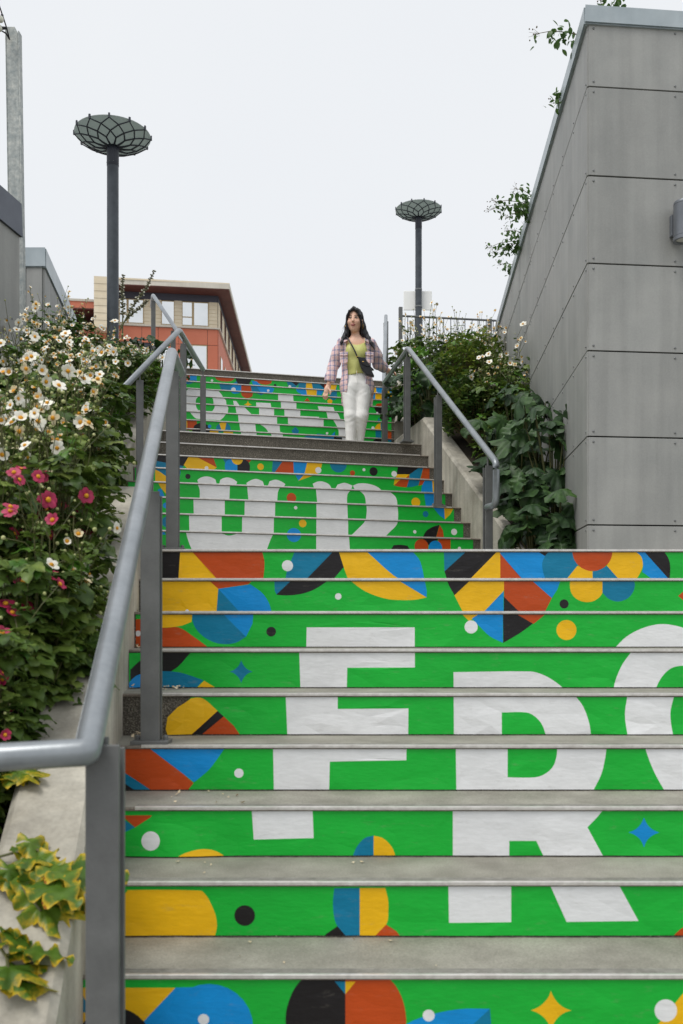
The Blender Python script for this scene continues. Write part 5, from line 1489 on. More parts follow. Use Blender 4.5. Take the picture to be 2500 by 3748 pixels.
# --- yellowing plant hanging over the near wall
def trailing(label, pts, seed, n):
    random.seed(seed)
    t = thing('trailing_plant', label, 'plant', pts[0], 'yellowing leaves over the near wall')
    P = [Vector(p) for p in pts]
    MB().tube(P, .004, 6).obj('stalk', 'stem', t)
    for i in range(n):
        s = (i + 0.6) / n * (len(P) - 1)
        j = min(int(s), len(P) - 2)
        p = P[j].lerp(P[j + 1], s - j) + Vector((random.uniform(-.02, .02), random.uniform(-.02, .02), random.uniform(-.005, .03)))
        inst('leaf', random.choice(YLEAF), t, leaf_mat(p, random.uniform(-2.6, -0.6), random.uniform(-.6, .1), random.uniform(-.5, .5), random.uniform(.9, 1.45)))
def pw(xs_, ys_, up=0.03):
    """a spot on the sloping top of the near wall"""
    y = 2.119 / (0.5556 + (ys_ - 2272) / 3400)
    return ((xs_ - 1250) * y / 3400, y, 0.5556 * y - 0.588 + up)
trailing('yellow-green lobed leaves drooping over the near wall beside the foreground post', [pw(-60, 3190), pw(60, 3185, .05), pw(140, 3190, .06), pw(170, 3240, .05), pw(185, 3320, .03)], 51, 8)
trailing('yellow-green leaves on the near wall in the bottom left corner', [pw(-120, 3480), pw(-20, 3510, .05), pw(25, 3580, .05), pw(40, 3680, .04)], 52, 6)
trailing('withered leaf sprig on the near wall at the left edge', [pw(-60, 3300), pw(30, 3290, .05), pw(90, 3330, .05), pw(150, 3390, .04)], 54, 6)
trailing('small green sprig over the near wall just below the pipe bend', [pw(-40, 2880), pw(30, 2860, .05), pw(90, 2880, .04)], 53, 4)

# --- right bed
GR = 'broad-leaved plants in the right bed'
DR = (-1.25, -.25)
for lab, x, y, n_l, sc_, sd, tl, wd in (
    ('dark lobed leaves in the corner by the panelled building, lowest of the right bed', 1.66, 7.12, 26, 1.0, 61, 0.55, .26),
    ('dark lobed leaves hanging over the low end of the right wall', 1.50, 7.30, 26, 1.0, 60, 0.65, .26),
    ('tallest dark lobed clump against the panelled building', 1.72, 7.55, 34, 1.0, 62, 0.95, .26),
    ('dark lobed leaves just behind the lowest right handrail post', 1.50, 7.85, 30, 0.95, 63, 0.75, .28),
    ('dark leaves against the panelled building in the middle of the right bed', 1.72, 8.25, 34, 0.95, 64, 0.95, .28),
    ('dark leaves behind the second right handrail post', 1.42, 8.6, 30, 0.9, 68, 0.65, .3),
    ('dark leaves beneath the lowest white blooms on the right', 1.68, 9.0, 34, 0.9, 69, 0.85, .32)):
    acanthus(lab, x, y, right_bed(y) - .05, n_l, sc_, sd, MAPLE, (-3.3, 0.2), GR, tl, DR, wd)
acanthus('large toothed leaves spilling over the right wall by the upper landing', 1.02, 10.75, right_bed(10.7), 20, 1.15, 65, ACAN, (-3.9, -0.2), GR, 0.55, (-.7, .5))
acanthus('toothed leaves between the handrail apex and the top flight', 0.98, 11.75, right_bed(11.7), 20, 1.2, 66, ACAN, (-3.6, -0.2), GR, 0.6, (-.7, .5))
acanthus('bright toothed leaves behind the apex of the right handrail', 1.15, 11.3, right_bed(11.3), 16, 1.2, 67, ACAN_B, (-3.9, 0.2), GR, 0.8, (-.6, .5))
GS = 'evergreen shrubs in the right bed'
shrub('dark small-leaved shrub in the middle of the right bed', 1.38, 9.6, right_bed(9.6), .34, .4, .75, 2600, 71, GS)
shrub('small-leaved shrub with yellow tips under the right white anemones', 1.45, 10.4, right_bed(10.4), .4, .45, .95, 2800, 72, GS)
shrub('rounded small-leaved shrub next to the panelled wall', 1.72, 9.3, right_bed(9.3), .26, .35, .6, 1600, 73, GS)
rt = [(1.60, 9.3, 1.15, .24, 40, 10, 'white anemone against the panelled building, lowest white blooms on the right'),
      (1.82, 9.9, 1.20, .26, 40, 9, 'white anemone beside the joint of the panelled building'),
      (1.30, 12.3, 1.68, .34, 50, 14, 'white anemone in front of the guard fence, left of its row'),
      (1.75, 12.6, 1.60, .34, 50, 14, 'white anemone in front of the middle of the guard fence'),
      (1.05, 13.0, 1.35, .34, 45, 13, 'white anemone at the head of the stairs by the fence post'),
      (2.05, 12.2, 1.45, .30, 40, 12, 'white anemone where the fence meets the panelled building'),
      (1.55, 11.6, 1.25, .32, 50, 10, 'leafy anemone above the small-leaved shrubs')]
for k_, (x, y, H, sp, nl_, ns_, lab) in enumerate(rt):
    anemone(lab, x, y, right_bed(y) - .03, H, sp, nl_, ns_ + (12 if y > 11 else 2), 200 + k_, True, 330 if y > 11 else 200, 0.5, (-0.3, -1, 0.2), 0.70 if y > 11 else 0.7, 0.62, 'white anemones in the right bed', 1.1)

# --- rose branches reaching over the top of the panelled building
def rose(label, base, tips, seed):
    random.seed(seed)
    t = thing('rose_branch', label, 'branch', base, 'rose branches over the coping of the panelled building')
    st = MB()
    b = Vector(base)
    for tip in tips:
        e = Vector(tip)
        m_ = b.lerp(e, .5) + Vector((0, 0, .06))
        P = [b, b.lerp(m_, .5) + Vector((0, 0, .02)), m_, m_.lerp(e, .5) + Vector((0, 0, .02)), e]
        st.tube(P, [.006, .005, .004, .003, .0018], 5, cap=False)
        for i in range(24):
            s = 0.12 + 0.85 * i / 24
            k0 = s * 4
            j = min(int(k0), 3)
            p = P[j].lerp(P[j + 1], k0 - j)
            for q in range(4 if s < .75 else 2):
                pp = p + Vector((random.gauss(0, .045), random.gauss(0, .045), random.gauss(-.02, .04)))
                inst('leaf', ROSE, t, leaf_mat(pp, random.uniform(0, 6.28), random.uniform(-1.4, .1), random.uniform(-.6, .6), random.uniform(.9, 1.4) * (1.15 - .4 * s)))
        for i in range(7):
            st.ball(e + Vector((random.gauss(0, .03), random.gauss(0, .03), random.gauss(.01, .025))), .006, 5, 4)
            st.tube([e - (e - m_) * .15, e + Vector((random.gauss(0, .03), random.gauss(0, .03), random.gauss(.01, .025)))], .0012, 3, cap=False)
    st.obj('stems', 'twig', t)
edge = lambda y: 1.71 + 0.0765 * (y - 6.46)
zt = ZT
rose('single rose branch reaching left over the high coping', (edge(6.95) + .25, 7.0, zt + .05), [(pic(1955, 6.9), 6.9, EYE + (2272 - 125) * 6.9 / 3400)], 81)
rose('small rose tip above the coping, between the upper and the middle branches', (edge(7.6) + .1, 7.6, zt + .02), [(pic(2036, 7.5), 7.5, EYE + (2272 - 378) * 7.5 / 3400)], 82)
rose('widest cluster of rose branches halfway down the sloping coping line', (edge(9.6) + .2, 9.7, zt - .02), [(pic(1795, 9.6), 9.6, EYE + (2272 - 765) * 9.6 / 3400), (pic(1885, 9.6), 9.6, EYE + (2272 - 690) * 9.6 / 3400), (pic(1805, 9.5), 9.5, EYE + (2272 - 740) * 9.5 / 3400), (pic(1850, 9.5), 9.5, EYE + (2272 - 800) * 9.5 / 3400)], 83)
rose('second cluster of rose branches just below the widest one', (edge(10.4) + .2, 10.5, zt - .02), [(pic(1785, 10.4), 10.4, EYE + (2272 - 908) * 10.4 / 3400), (pic(1850, 10.4), 10.4, EYE + (2272 - 845) * 10.4 / 3400), (pic(1800, 10.4), 10.4, EYE + (2272 - 930) * 10.4 / 3400)], 84)
rose('lowest short rose sprig over the coping', (edge(11.3) + .15, 11.4, zt - .02), [(pic(1830, 11.3), 11.3, EYE + (2272 - 968) * 11.3 / 3400)], 85)
rose('rose top showing over the front coping at the upper right', (2.0, 7.0, zt + .0), [(pic(2195, 6.9), 6.9, EYE + (2272 + 10) * 6.9 / 3400), (pic(2270, 6.9), 6.9, EYE + (2272 + 30) * 6.9 / 3400)], 86)
# ------------------------------------------------------------------ the woman on the upper landing
class Vol:
    """smooth union of round shapes on a grid, turned into one closed surface"""
    def __init__(s, lo, hi, h):
        s.lo, s.h = np.array(lo, np.float32), h
        s.n = [int((b - a) / h) + 2 for a, b in zip(lo, hi)]
        s.ax = [(lo[i] + h * np.arange(s.n[i])).astype(np.float32) for i in range(3)]
        s.D = np.full(s.n, 1.0, np.float32)
    def sub(s, lo, hi):
        sl = []
        for i in range(3):
            a = max(0, int((lo[i] - s.lo[i]) / s.h) - 1)
            b = min(s.n[i], int((hi[i] - s.lo[i]) / s.h) + 3)
            sl.append(slice(a, b))
        g_ = [s.ax[i][sl[i]] for i in range(3)]
        return tuple(sl), g_[0][:, None, None], g_[1][None, :, None], g_[2][None, None, :]
    def put(s, sl, d, k, op):
        o = s.D[sl]
        if op == 'sub':
            d = -d
            hh = np.clip(0.5 - 0.5 * (o - d) / k, 0, 1)
            s.D[sl] = o * (1 - hh) + d * hh + k * hh * (1 - hh)
        else:
            hh = np.clip(0.5 + 0.5 * (o - d) / k, 0, 1)
            s.D[sl] = o * (1 - hh) + d * hh - k * hh * (1 - hh)
    def cap(s, a, b, ra, rb, k=0.02, flat=1.0, op='add'):
        a, b = np.array(a, float), np.array(b, float)
        m = max(ra, rb) * max(1, flat) + 2 * k + 0.03
        sl, X, Y, Z = s.sub(np.minimum(a, b) - m, np.maximum(a, b) + m)
        ab = b - a
        px, py, pz_ = X - a[0], Y - a[1], Z - a[2]
        t = np.clip((px * ab[0] + py * ab[1] + pz_ * ab[2]) / max(1e-9, float(ab @ ab)), 0, 1)
        dy = (py - t * ab[1]) / flat
        d = np.sqrt((px - t * ab[0]) ** 2 + dy ** 2 + (pz_ - t * ab[2]) ** 2) - (ra + (rb - ra) * t)
        s.put(sl, (d * min(1, flat)).astype(np.float32), k, op)
        return s
    def chain(s, pts, rads, k=0.02, flat=1.0):
        for a, b, ra, rb in zip(pts, pts[1:], rads, rads[1:]):
            s.cap(a, b, ra, rb, k, flat)
        return s
    def ell(s, c, r_, k=0.02, rz=0.0, op='add'):
        c, r_ = np.array(c, float), np.array(r_, float)
        m = max(r_) + 2 * k + 0.03
        sl, X, Y, Z = s.sub(c - m, c + m)
        x, y = X - c[0], Y - c[1]
        x, y = x * math.cos(rz) + y * math.sin(rz), -x * math.sin(rz) + y * math.cos(rz)
        q = np.sqrt((x / r_[0]) ** 2 + (y / r_[1]) ** 2 + ((Z - c[2]) / r_[2]) ** 2)
        d = (q - 1) * min(r_)
        s.put(sl, d.astype(np.float32), k, op)
        return s
    def cut(s, fn_):
        """keep only where fn(x, y, z) < 0"""
        X, Y, Z = s.ax[0][:, None, None], s.ax[1][None, :, None], s.ax[2][None, None, :]
        s.D = np.maximum(s.D, (fn_(X, Y, Z) + 0 * s.D).astype(np.float32))
        return s
    def warp(s, fn_):
        X, Y, Z = s.ax[0][:, None, None], s.ax[1][None, :, None], s.ax[2][None, None, :]
        s.D = s.D + fn_(X, Y, Z).astype(np.float32)
        return s
    def surface(s):
        D = s.D
        D[0], D[-1] = 1, 1
        D[:, 0], D[:, -1] = 1, 1
        D[:, :, 0], D[:, :, -1] = 1, 1
        neg = D < 0
        n0, n1, n2 = D.shape
        cs = [(i, j, k_) for i in (0, 1) for j in (0, 1) for k_ in (0, 1)]
        cnt = sum(neg[i:n0 - 1 + i, j:n1 - 1 + j, k_:n2 - 1 + k_].astype(np.int8) for i, j, k_ in cs)
        act = (cnt > 0) & (cnt < 8)
        idx = np.full(act.shape, -1, np.int64)
        I = np.argwhere(act)
        idx[act] = np.arange(len(I))
        acc = np.zeros((len(I), 3))
        num = np.zeros(len(I))
        for a in cs:
            for ax in range(3):
                if a[ax] == 1:
                    continue
                b = list(a)
                b[ax] = 1
                da = D[I[:, 0] + a[0], I[:, 1] + a[1], I[:, 2] + a[2]]
                db = D[I[:, 0] + b[0], I[:, 1] + b[1], I[:, 2] + b[2]]
                m = (da < 0) != (db < 0)
                t = np.where(m, da / np.where(m, da - db, 1), 0)
                p = np.array(a, float)[None, :].repeat(len(I), 0)
                p[:, ax] += t
                acc += p * m[:, None]
                num += m
        V = (I + acc / num[:, None]) * s.h + s.lo
        F = []
        for ax in range(3):
            u, w = (ax + 1) % 3, (ax + 2) % 3
            sl0 = [slice(1, -1)] * 3
            sl0[ax] = slice(0, -1)
            sl1 = list(sl0)
            sl1[ax] = slice(1, None)
            A, B = neg[tuple(sl0)], neg[tuple(sl1)]
            for flip, m in ((False, A & ~B), (True, ~A & B)):
                E_ = np.argwhere(m)
                if not len(E_):
                    continue
                off = np.ones(3, int)
                off[ax] = 0
                c = E_ + off
                q = []
                for du, dw in ((-1, -1), (0, -1), (0, 0), (-1, 0)):
                    cc = c.copy()
                    cc[:, u] += du
                    cc[:, w] += dw
                    q.append(idx[cc[:, 0], cc[:, 1], cc[:, 2]])
                q = np.stack(q, 1)
                F.append(q[:, ::-1] if flip else q)
        return V, np.concatenate(F)
    def obj(s, name, mat, parent, smooth_it=1):
        V, F = s.surface()
        me = bpy.data.meshes.new(name)
        me.vertices.add(len(V))
        me.vertices.foreach_set('co', V.astype(np.float32).ravel())
        me.loops.add(F.size)
        me.loops.foreach_set('vertex_index', F.astype(np.int32).ravel())
        me.polygons.add(len(F))
        me.polygons.foreach_set('loop_start', np.arange(0, F.size, 4, dtype=np.int32))
        me.polygons.foreach_set('use_smooth', np.ones(len(F), bool))
        me.update(calc_edges=True)
        me.validate()
        me.materials.append(M[mat])
        o = link(bpy.data.objects.new(name, me))
        o.parent = parent
        if smooth_it:
            sm = o.modifiers.new('smooth', 'SMOOTH')
            sm.factor = 0.5
            sm.iterations = smooth_it
        return o

# cloth, skin and hair materials
k = NT('skin')
tc = k.n('TexCoord')
no = k.n('TexNoise', Scale=9.0, Detail=3)
k.l(tc, 'Object', no, 'Vector')
k.base(k.ramp((no, 'Fac'), [(0.3, lin(222, 172, 146)), (0.7, lin(234, 190, 164))]))
k.p.inputs['Roughness'].default_value = 0.5
k.p.inputs['Subsurface Weight'].default_value = 0.05
k.p.inputs['Subsurface Radius'].default_value = (0.02, 0.008, 0.005)
M['skin'] = k.m
M['hair'] = noisy('black_hair', lin(16, 16, 22), lin(34, 33, 40), 30, 0.42, 0.4, streak=0.3)
M['lips'] = noisy('lips', lin(168, 74, 72), lin(182, 88, 84), 20, 0.4)
M['eye_dark'] = noisy('iris', lin(24, 16, 14), lin(36, 26, 22), 20, 0.15)
M['eye_white'] = noisy('eye_white', lin(214, 208, 202), lin(226, 222, 216), 20, 0.2)
M['gold'] = noisy('gold', lin(206, 160, 84), lin(228, 186, 110), 20, 0.25, metal=0.9)
M['camisole'] = noisy('satin_top', lin(196, 196, 112), lin(214, 214, 134), 9, 0.48, 0.25)
M['denim'] = noisy('white_denim', lin(244, 242, 238), lin(252, 251, 248), 14, 0.75, 0.15, fine=0.04, fine_scale=200)
M['leather'] = noisy('black_leather', lin(18, 18, 22), lin(30, 30, 36), 30, 0.38, 0.2)
k = NT('plaid_cotton')
tc = k.n('TexCoord')
sp = k.n('SeparateXYZ')
k.l(tc, 'Object', sp, 'Vector')
def band(axis, period, w0, phase):
    m1 = k.n('Math', operation='MULTIPLY_ADD')
    k.l(sp, axis, m1, 0)
    m1.inputs[1].default_value = 1 / period
    m1.inputs[2].default_value = phase
    fr = k.n('Math', operation='FRACT')
    k.l(m1, 'Value', fr, 0)
    lt = k.n('Math', operation='LESS_THAN')
    k.l(fr, 'Value', lt, 0)
    lt.inputs[1].default_value = w0
    return (lt, 'Value')
def half(src, f_):
    m1 = k.n('Math', operation='MULTIPLY')
    k.t.links.new(src[0].outputs[src[1]], m1.inputs[0])
    m1.inputs[1].default_value = f_
    return (m1, 'Value')
col = k.mix(half(band('X', 0.052, 0.34, 0.1), 0.5), lin(240, 200, 196), lin(146, 158, 194))
col = k.mix(half(band('Z', 0.060, 0.34, 0.3), 0.5), col, lin(146, 158, 194))
col = k.mix(half(band('X', 0.052, 0.10, 0.0), 0.5), col, lin(48, 60, 104))
col = k.mix(half(band('Z', 0.060, 0.09, 0.2), 0.5), col, lin(48, 60, 104))
col = k.mix(half(band('X', 0.052, 0.16, 0.62), 0.75), col, lin(232, 220, 216))
k.base(col)
k.p.inputs['Roughness'].default_value = 0.85
n_ = k.n('TexNoise', Scale=22.0, Detail=4)
k.l(tc, 'Object', n_, 'Vector')
k.bump((n_, 'Fac'), 0.5, 0.02)
M['plaid'] = k.m

PB = Vector((0.176, 10.9, 20 * RI + 0.004))
woman = thing('person', 'woman in open pink plaid shirt and white jeans walking down, hand on the right rail', 'person', PB)
LO, HI = (-0.46, -0.28, -0.02), (0.58, 0.46, 1.74)
HC = Vector((-0.02, 0.0, 1.545))
fw = Vector((-0.22, -0.975, 0.03)).normalized()
rt_ = Vector((0.975, -0.22, 0)).normalized()
def hp(a, b, c):
    return HC + rt_ * (a * HS) + fw * (b * HS) + Vector((0, 0, c * HS))
HS = 1.13
shR, elR, wrR = (-.168, .0, 1.283), (-.262, .035, 1.045), (-.322, -.035, .80)
shL, elL, wrL = (.162, .02, 1.283), (.262, .165, 1.085), (.365, .315, 1.062)
RAILP = Vector((0.585, 11.3, EYE + 2.99)) - PB
B = Vol(LO, HI, 0.0055)
# head and neck
B.ell(HC + Vector((0, .012, .038)), (.085, .100, .108), .02)
B.ell(hp(0, .022, -.03), (.077, .075, .102), .025, 0.22)
B.ell(hp(0, .045, -.098), (.034, .034, .038), .03, 0.22)
B.cap(hp(0, .082, .008), hp(0, .100, -.030), .009, .013, .012)
B.ell(hp(0, .098, -.036), (.016, .011, .010), .008, 0.22)
for s_ in (-1, 1):
    B.ell(hp(.031 * s_, .089, .006), (.015, .010, .009), .010, op='sub')
    B.ell(hp(.079 * s_, -.005, -.01), (.010, .018, .030), .008, 0.22)
    B.ell(hp(.040 * s_, .062, -.032), (.026, .024, .026), .02)
B.ell(hp(0, .083, -.068), (.024, .010, .008), .01, 0.22)
B.cap((-.012, .022, 1.33), (-.016, .016, 1.46), .049, .048, .03)
# trunk
B.chain([(0, .02, .84), (0, .015, .94), (0, .012, 1.08), (0, .012, 1.22), (0, .018, 1.30)], [.125, .110, .110, .124, .085], .03, .60)
B.cap((-.155, .01, 1.28), (.152, .02, 1.28), .050, .050, .05)
for s_ in (-1, 1):
    B.ell((.062 * s_, -.075, 1.165), (.058, .045, .055), .03)
# arms
B.chain([shR, elR, wrR], [.048, .038, .025], .02)
B.chain([shL, elL, wrL], [.048, .038, .025], .02)
# legs
B.chain([(-.080, .01, .78), (-.068, -.033, .42), (-.070, -.02, .10)], [.072, .050, .038], .02)
B.chain([(.082, .01, .78), (.064, -.028, .42), (.036, .10, .14)], [.072, .050, .038], .02)
# hanging hand: palm, thumb, four unequal fingers
pm = Vector((-.343, -.048, .735))
B.cap(wrR, pm, .024, .030, .012, .62)
B.cap(pm, pm + Vector((-.012, -.006, -.035)), .031, .028, .01, .6)
for dx, L_, by in ((-.026, .060, .004), (-.010, .072, 0), (.006, .068, .002), (.020, .052, .008)):
    a = pm + Vector((-.014 + dx, -.008, -.055))
    b_ = a + Vector((-.006, -.010, -L_ * .5))
    c_ = b_ + Vector((.006, by + .012, -L_ * .5))
    B.chain([a, b_, c_], [.0095, .0088, .0072], .004)
B.chain([pm + Vector((.018, -.014, -.002)), pm + Vector((.040, -.030, -.035)), pm + Vector((.036, -.034, -.066))], [.0115, .010, .008], .006)
# hand lying over the rail
pl_ = RAILP + Vector((-.030, -.03, .052))
B.cap(wrL, pl_, .024, .029, .012)
B.cap(pl_, RAILP + Vector((.010, .0, .046)), .027, .024, .01)
for dy, L_ in ((-.034, .058), (-.012, .070), (.010, .066), (.031, .050)):
    a = RAILP + Vector((.012, dy, .045))
    b_ = a + Vector((.038, -.004, -.012))
    c_ = b_ + Vector((L_ * .42, -.008, -L_ * .62))
    B.chain([a, b_, c_], [.0100, .0090, .0074], .004)
B.chain([pl_ + Vector((.0, -.028, -.004)), RAILP + Vector((-.028, -.062, .028)), RAILP + Vector((-.036, -.085, .0))], [.011, .010, .008], .006)
body = B.obj('body', 'skin', woman, 1)
WL[body.name] = PB
del B

# eyes, brows and lips
def small(name, mat, fn_):
    mb = MB()
    fn_(mb)
    mb.v = [tuple(Vector(p) + PB) for p in mb.v]
    o = mb.obj(name, mat, body, True)
    return o
for s_ in (-1, 1):
    small('eye', 'eye_white', lambda mb: mb.ball(hp(.031 * s_, .0815, .006), .0125, 10, 6, sc=(1.2, .5, .6)))
    small('iris', 'eye_dark', lambda mb: mb.ball(hp(.031 * s_ - .003, .0865, .0065), .0085, 8, 6, sc=(1, .5, .85)))
    small('eyelid', 'hair', lambda mb: mb.tube([hp(.031 * s_ - .015, .0855, .006), hp(.031 * s_, .0895, .0135), hp(.031 * s_ + .015, .0835, .007)], [.002, .0034, .002], 6))
    small('eyebrow', 'hair', lambda mb: mb.tube([hp(.014 * s_, .0895, .024), hp(.032 * s_, .088, .0295), hp(.050 * s_, .076, .024)], [.0036, .0040, .002], 6))
small('lips', 'lips', lambda mb: mb.tube([hp(-.025, .083, -.068), hp(-.010, .0925, -.0635), hp(0, .0935, -.065), hp(.010, .0925, -.0635), hp(.025, .083, -.068)], [.002, .0052, .0046, .0052, .002], 8)
      .tube([hp(-.023, .083, -.0705), hp(0, .0935, -.076), hp(.023, .083, -.0705)], [.002, .0066, .002], 8))
small('teeth', 'eye_white', lambda mb: mb.tube([hp(-.013, .0925, -.0695), hp(.013, .0925, -.0695)], .002, 6))

# camisole
S = Vol((-.2, -.2, .86), (.2, .16, 1.38), .006)
S.chain([(0, .008, .93), (0, .004, 1.06), (0, .006, 1.21)], [.140, .136, .138], .04, .78)
for s_ in (-1, 1):
    S.ell((.058 * s_, -.080, 1.160), (.062, .040, .062), .05)
S.warp(lambda x, y, z: .0035 * np.sin(30 * x + 14 * z) * np.sin(24 * z - 9 * x) + .004 * np.sin(60 * x) * np.clip((1.02 - z) * 8, 0, 1))
S.cut(lambda x, y, z: np.where(y < 0.03, z - (1.236 + 4.5 * x * x), z - 1.25))
S.cut(lambda x, y, z: .905 - z + .01 * np.sin(22 * x))
S.obj('camisole', 'camisole', woman, 1)
for s_ in (-1, 1):
    mb = MB().tube([Vector((.098 * s_, -.088, 1.25)) + PB, Vector((.098 * s_, -.062, 1.315)) + PB, Vector((.10 * s_, .01, 1.338)) + PB, Vector((.09 * s_, .08, 1.25)) + PB], .004, 6)
    mb.obj('shoulder_strap', 'camisole', woman, True)

# jeans
S = Vol((-.25, -.24, .08), (.26, .34, .98), .006)
S.chain([(0, .012, .93), (0, .012, .80)], [.136, .168], .03, .68)
S.chain([(-.082, .0, .745), (-.068, -.035, .42), (-.070, -.02, .12)], [.098, .072, .055], .03)
S.chain([(.084, .0, .745), (.064, -.030, .42), (.036, .10, .16)], [.098, .070, .053], .03)
for s_ in (-1, 1):
    S.ell((.075 * s_, .085, .76), (.085, .06, .085), .03)
S.warp(lambda x, y, z: .0018 * np.sin(90 * z + 50 * np.abs(x) - 60 * y) * np.exp(-((z - .36) / .06) ** 2) + .0012 * np.sin(95 * z - 70 * np.abs(x)) * np.exp(-((z - .68) / .04) ** 2) + .0008 * np.sin(60 * z + 30 * x))
S.cut(lambda x, y, z: z - .935)
jeans = S.obj('jeans', 'denim', woman, 1)
WL[jeans.name] = PB
mb = MB()
mb.tube([Vector((.0, -.112, .935)) + PB, Vector((.002, -.116, .86)) + PB, Vector((.004, -.108, .79)) + PB], .0028, 6)
mb.obj('fly_seam', 'denim', jeans)
MB().lathe(Vector((.006, -.1, .915)) + PB, [(0, 0)], 3)
MB().ball(Vector((.008, -.112, .912)) + PB, .007, 8, 5, sc=(1, .6, 1)).obj('button', 'gold', jeans, True)
# shoes
for c_, d_ in (((-.072, -.035, .0), -1), ((.036, .09, .04), -1)):
    S = Vol((c_[0] - .08, c_[1] - .22, c_[2] - .04), (c_[0] + .08, c_[1] + .12, c_[2] + .16), .006)
    S.cap((c_[0], c_[1] + .03, c_[2] + .045), (c_[0] - .01, c_[1] - .13, c_[2] + .035), .042, .036, .03)
    S.cap((c_[0], c_[1] + .02, c_[2] + .05), (c_[0], c_[1] + .02, c_[2] + .11), .042, .040, .03)
    S.cut(lambda x, y, z: (c_[2] + .002) - z)
    S.obj('shoe', 'denim', woman, 1)

# open plaid shirt with rolled sleeves
S = Vol((-.44, -.24, .5), (.48, .42, 1.40), .006)
S.chain([(0, .02, .62), (0, .018, .80), (0, .015, 1.0), (0, .012, 1.2), (0, .02, 1.29)], [.190, .186, .158, .158, .100], .04, .70)
S.cap((-.165, .012, 1.275), (.16, .02, 1.275), .060, .060, .05)
S.chain([shR, (-.225, .02, 1.16), elR, (-.300, .0, .90), (-.318, -.022, .835)], [.066, .070, .066, .063, .062], .025)
S.chain([shL, (.225, .10, 1.17), elL, (.335, .27, 1.068)], [.066, .072, .066, .056], .025)
S.warp(lambda x, y, z: .0055 * np.sin(26 * x + 9 * z + 2) * np.sin(13 * z + 8 * x) + .004 * np.sin(46 * z + 30 * x + 20 * y) * np.clip((np.abs(x) - .17) * 12, 0, 1) + .006 * np.sin(42 * x + 3) * np.clip((.95 - z) * 4, 0, 1))
S.cut(lambda x, y, z: np.where(x < -.215, -1.0, np.where(x > .25, -1.0, np.where(y > .04, .555 - z, np.where(x < 0, .688 - z, .77 - z - .9 * (x - .10)) ))) + 0 * y)
S.cut(lambda x, y, z: np.where((x < -.215) & (z < 1.0), .822 - z - .28 * (x + .318), -1.0) + 0 * y)
S.cut(lambda x, y, z: np.where(x > .27, (x - .335) * .6 + (y - .27) * .78 - .012, -1.0) + 0 * z)
S.cut(lambda x, y, z: np.where(y < .02, np.minimum(x + .112 - .01 * np.sin(9 * z), (.098 + .03 * np.clip(.9 - z, 0, .2) - .012 * np.sin(11 * z + 1)) - x), -1.0) + 0 * z)
S.cut(lambda x, y, z: .088 - np.sqrt((x + .005) ** 2 + (y - .0) ** 2 + 0 * z) - np.where(z > 1.2, 0, 5))
shirt = S.obj('shirt', 'plaid', woman, 1)
WL[shirt.name] = PB
mb = MB()
for s_ in (-1, 1):
    x0 = -.005
    pts = [(x0 + .012 * s_, .10, 1.365), (x0 + .07 * s_, .06, 1.365), (x0 + .094 * s_, -.02, 1.345), (x0 + .105 * s_, -.085, 1.29)]
    out = [(x0 + .012 * s_, .125, 1.325), (x0 + .10 * s_, .075, 1.325), (x0 + .142 * s_, -.04, 1.315), (x0 + .150 * s_, -.098, 1.262)]
    vs = [Vector(p) + PB for p in pts] + [Vector(p) + PB for p in out] + [Vector(p) + PB - Vector((0, 0, .01)) for p in out]
    mb.add(vs, [(i, i + 1, 5 + i, 4 + i) for i in range(3)] + [(4 + i, 5 + i, 9 + i, 8 + i) for i in range(3)])
mb.obj('collar', 'plaid', shirt, True)
for x0, s_ in ((-.150, -1), (.150, 1)):
    mb = MB()
    y0 = -.112
    for a, b_, yo, zz0, zz1 in ((-.045, .045, 0, 1.03, 1.125), (-.048, .048, -.008, 1.115, 1.150)):
        vs = []
        for zz_, yy in ((zz0, y0 + yo), (zz1, y0 + yo + .006)):
            for xx in (a, 0, b_):
                vs.append(Vector((x0 + xx, yy - .008 + .5 * abs(xx) * (1 if xx * s_ > 0 else .25), zz_ - (.012 if xx == 0 and zz_ == zz0 else 0))) + PB)
        mb.add(vs, [(0, 1, 4, 3), (1, 2, 5, 4)])
    o = mb.obj('chest_pocket', 'plaid', shirt)
    so = o.modifiers.new('thick', 'SOLIDIFY')
    so.thickness = .006

# long black hair, parted fringe
S = Vol((-.26, -.16, 1.14), (.30, .22, 1.75), .0055)
S.ell(HC + Vector((0, .022, .048)), (.099, .114, .112), .02)
S.ell(hp(-.004, .095, -.024), (.076, .090, .124), .012, 0.22, 'sub')
S.chain([(-.100, .02, 1.58), (-.108, .02, 1.47), (-.118, .02, 1.40), (-.150, -.035, 1.335), (-.178, -.075, 1.27), (-.182, -.085, 1.235)], [.026, .030, .032, .024, .014, .005], .02)
S.chain([(.055, .015, 1.58), (.072, .015, 1.48), (.090, .02, 1.40), (.130, .0, 1.34), (.175, -.04, 1.27), (.212, -.06, 1.19)], [.032, .038, .042, .034, .020, .006], .02)
S.ell((-.005, .09, 1.42), (.115, .05, .17), .03)
S.chain([hp(.004, .075, .108), hp(-.040, .082, .075), hp(-.068, .062, .03), hp(-.078, .035, -.03), hp(-.080, .02, -.09)], [.016, .015, .012, .010, .008], .012)
S.chain([hp(.004, .075, .108), hp(.040, .080, .080), hp(.064, .064, .035), hp(.076, .040, -.02), hp(.082, .025, -.07)], [.018, .020, .015, .012, .010], .012)
S.warp(lambda x, y, z: .0022 * np.sin(230 * x + 12 * z) + .0022 * np.sin(210 * y + 60 * x))
hair = S.obj('hair', 'hair', woman, 1)
WL[hair.name] = PB
mb = MB()
random.seed(5)
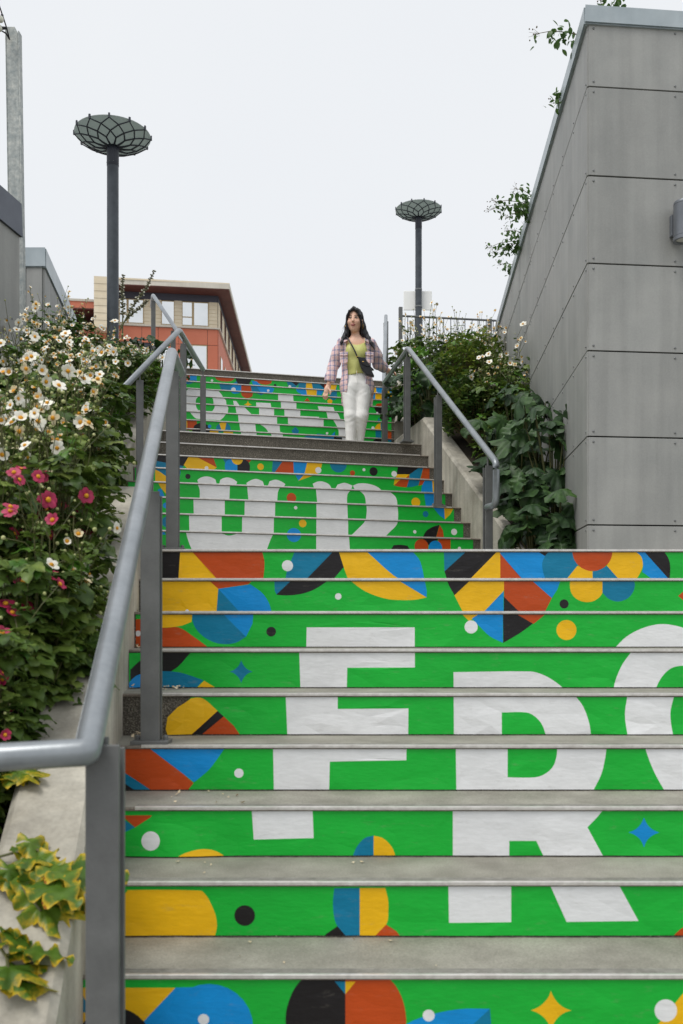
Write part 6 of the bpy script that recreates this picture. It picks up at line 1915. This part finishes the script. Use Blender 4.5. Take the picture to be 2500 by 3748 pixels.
for i in range(60):
    s_ = random.choice((-1, 1))
    a = Vector((-.02 + s_ * random.uniform(.06, .10), random.uniform(-.03, .06), random.uniform(1.42, 1.60)))
    b_ = a + Vector((s_ * random.uniform(.0, .03), random.uniform(-.03, .02), -random.uniform(.06, .14)))
    c_ = b_ + Vector((s_ * random.uniform(.01, .05), random.uniform(-.03, .01), -random.uniform(.05, .14)))
    mb.tube([a + PB, b_ + PB, c_ + PB], [.0022, .0018, .0006], 4)
mb.obj('loose_strands', 'hair', hair)
for s_ in (-1, 1):
    c_ = hp(.086 * s_, .012, -.068) + PB
    pts = [c_ + (rt_ * .35 * s_ + fw * .94).normalized() * (.026 * math.sin(t)) + Vector((0, 0, .028 * math.cos(t))) for t in [2 * math.pi * q / 20 for q in range(21)]]
    MB().tube(pts, .0026, 6).obj('hoop_earring', 'gold', woman, True)
MB().tube([Vector(wrR) + PB + Vector((.026 * math.cos(t), .020 * math.sin(t), .0)) for t in [2 * math.pi * q / 14 for q in range(15)]], .002, 5).obj('bracelet', 'gold', woman)

# crossbody bag hanging from her shoulder
bag = thing('crossbody_bag', 'small black crossbody bag hanging at the woman\'s hip', 'bag', PB + Vector((.11, -.17, .86)))
out = [(.012, 1.062), (.092, 1.054), (.150, .965), (.205, .852), (.190, .848), (.105, .868), (.050, .940)]
vs = [Vector((x, -.205 + .12 * x, z)) + PB for x, z in out] + [Vector((x * 1.0, -.135 + .12 * x, z)) + PB for x, z in out]
n = len(out)
mb = MB().add(vs, [tuple(range(n)), tuple(range(2 * n - 1, n - 1, -1))] + [(i, n + i, n + (i + 1) % n, (i + 1) % n) for i in range(n)])
mb.obj('pouch', 'leather', bag, bevel=.010)
fl_ = [(.010, 1.066), (.096, 1.057), (.156, .962), (.120, .955), (.058, .985)]
vs = [Vector((x, -.214 + .12 * x, z)) + PB for x, z in fl_] + [Vector((x, -.2075 + .12 * x, z)) + PB for x, z in fl_]
n = len(fl_)
MB().add(vs, [tuple(range(n)), tuple(range(2 * n - 1, n - 1, -1))] + [(i, n + i, n + (i + 1) % n, (i + 1) % n) for i in range(n)]).obj('flap', 'leather', bag, bevel=.004)
MB().box(PB.x + .062, PB.x + .082, PB.y - .216, PB.y - .212, PB.z + 1.005, PB.z + 1.013).obj('clasp', 'gold', bag)
path = [(.012, -.175, 1.06), (-.005, -.178, 1.10), (-.030, -.172, 1.16), (-.066, -.150, 1.235), (-.100, -.108, 1.305), (-.122, -.03, 1.352), (-.10, .08, 1.31), (.0, .155, 1.15), (.12, .15, 1.02), (.20, .05, .98), (.19, -.06, .96), (.130, -.15, .985)]
MB().tube(bend([Vector(p) + PB for p in path], .03, 3), .0085, 8).obj('strap', 'leather', bag, True)
MB().ball(Vector((.004, -.182, 1.075)) + PB, .008, 8, 5).obj('strap_ring', 'gold', bag, True)
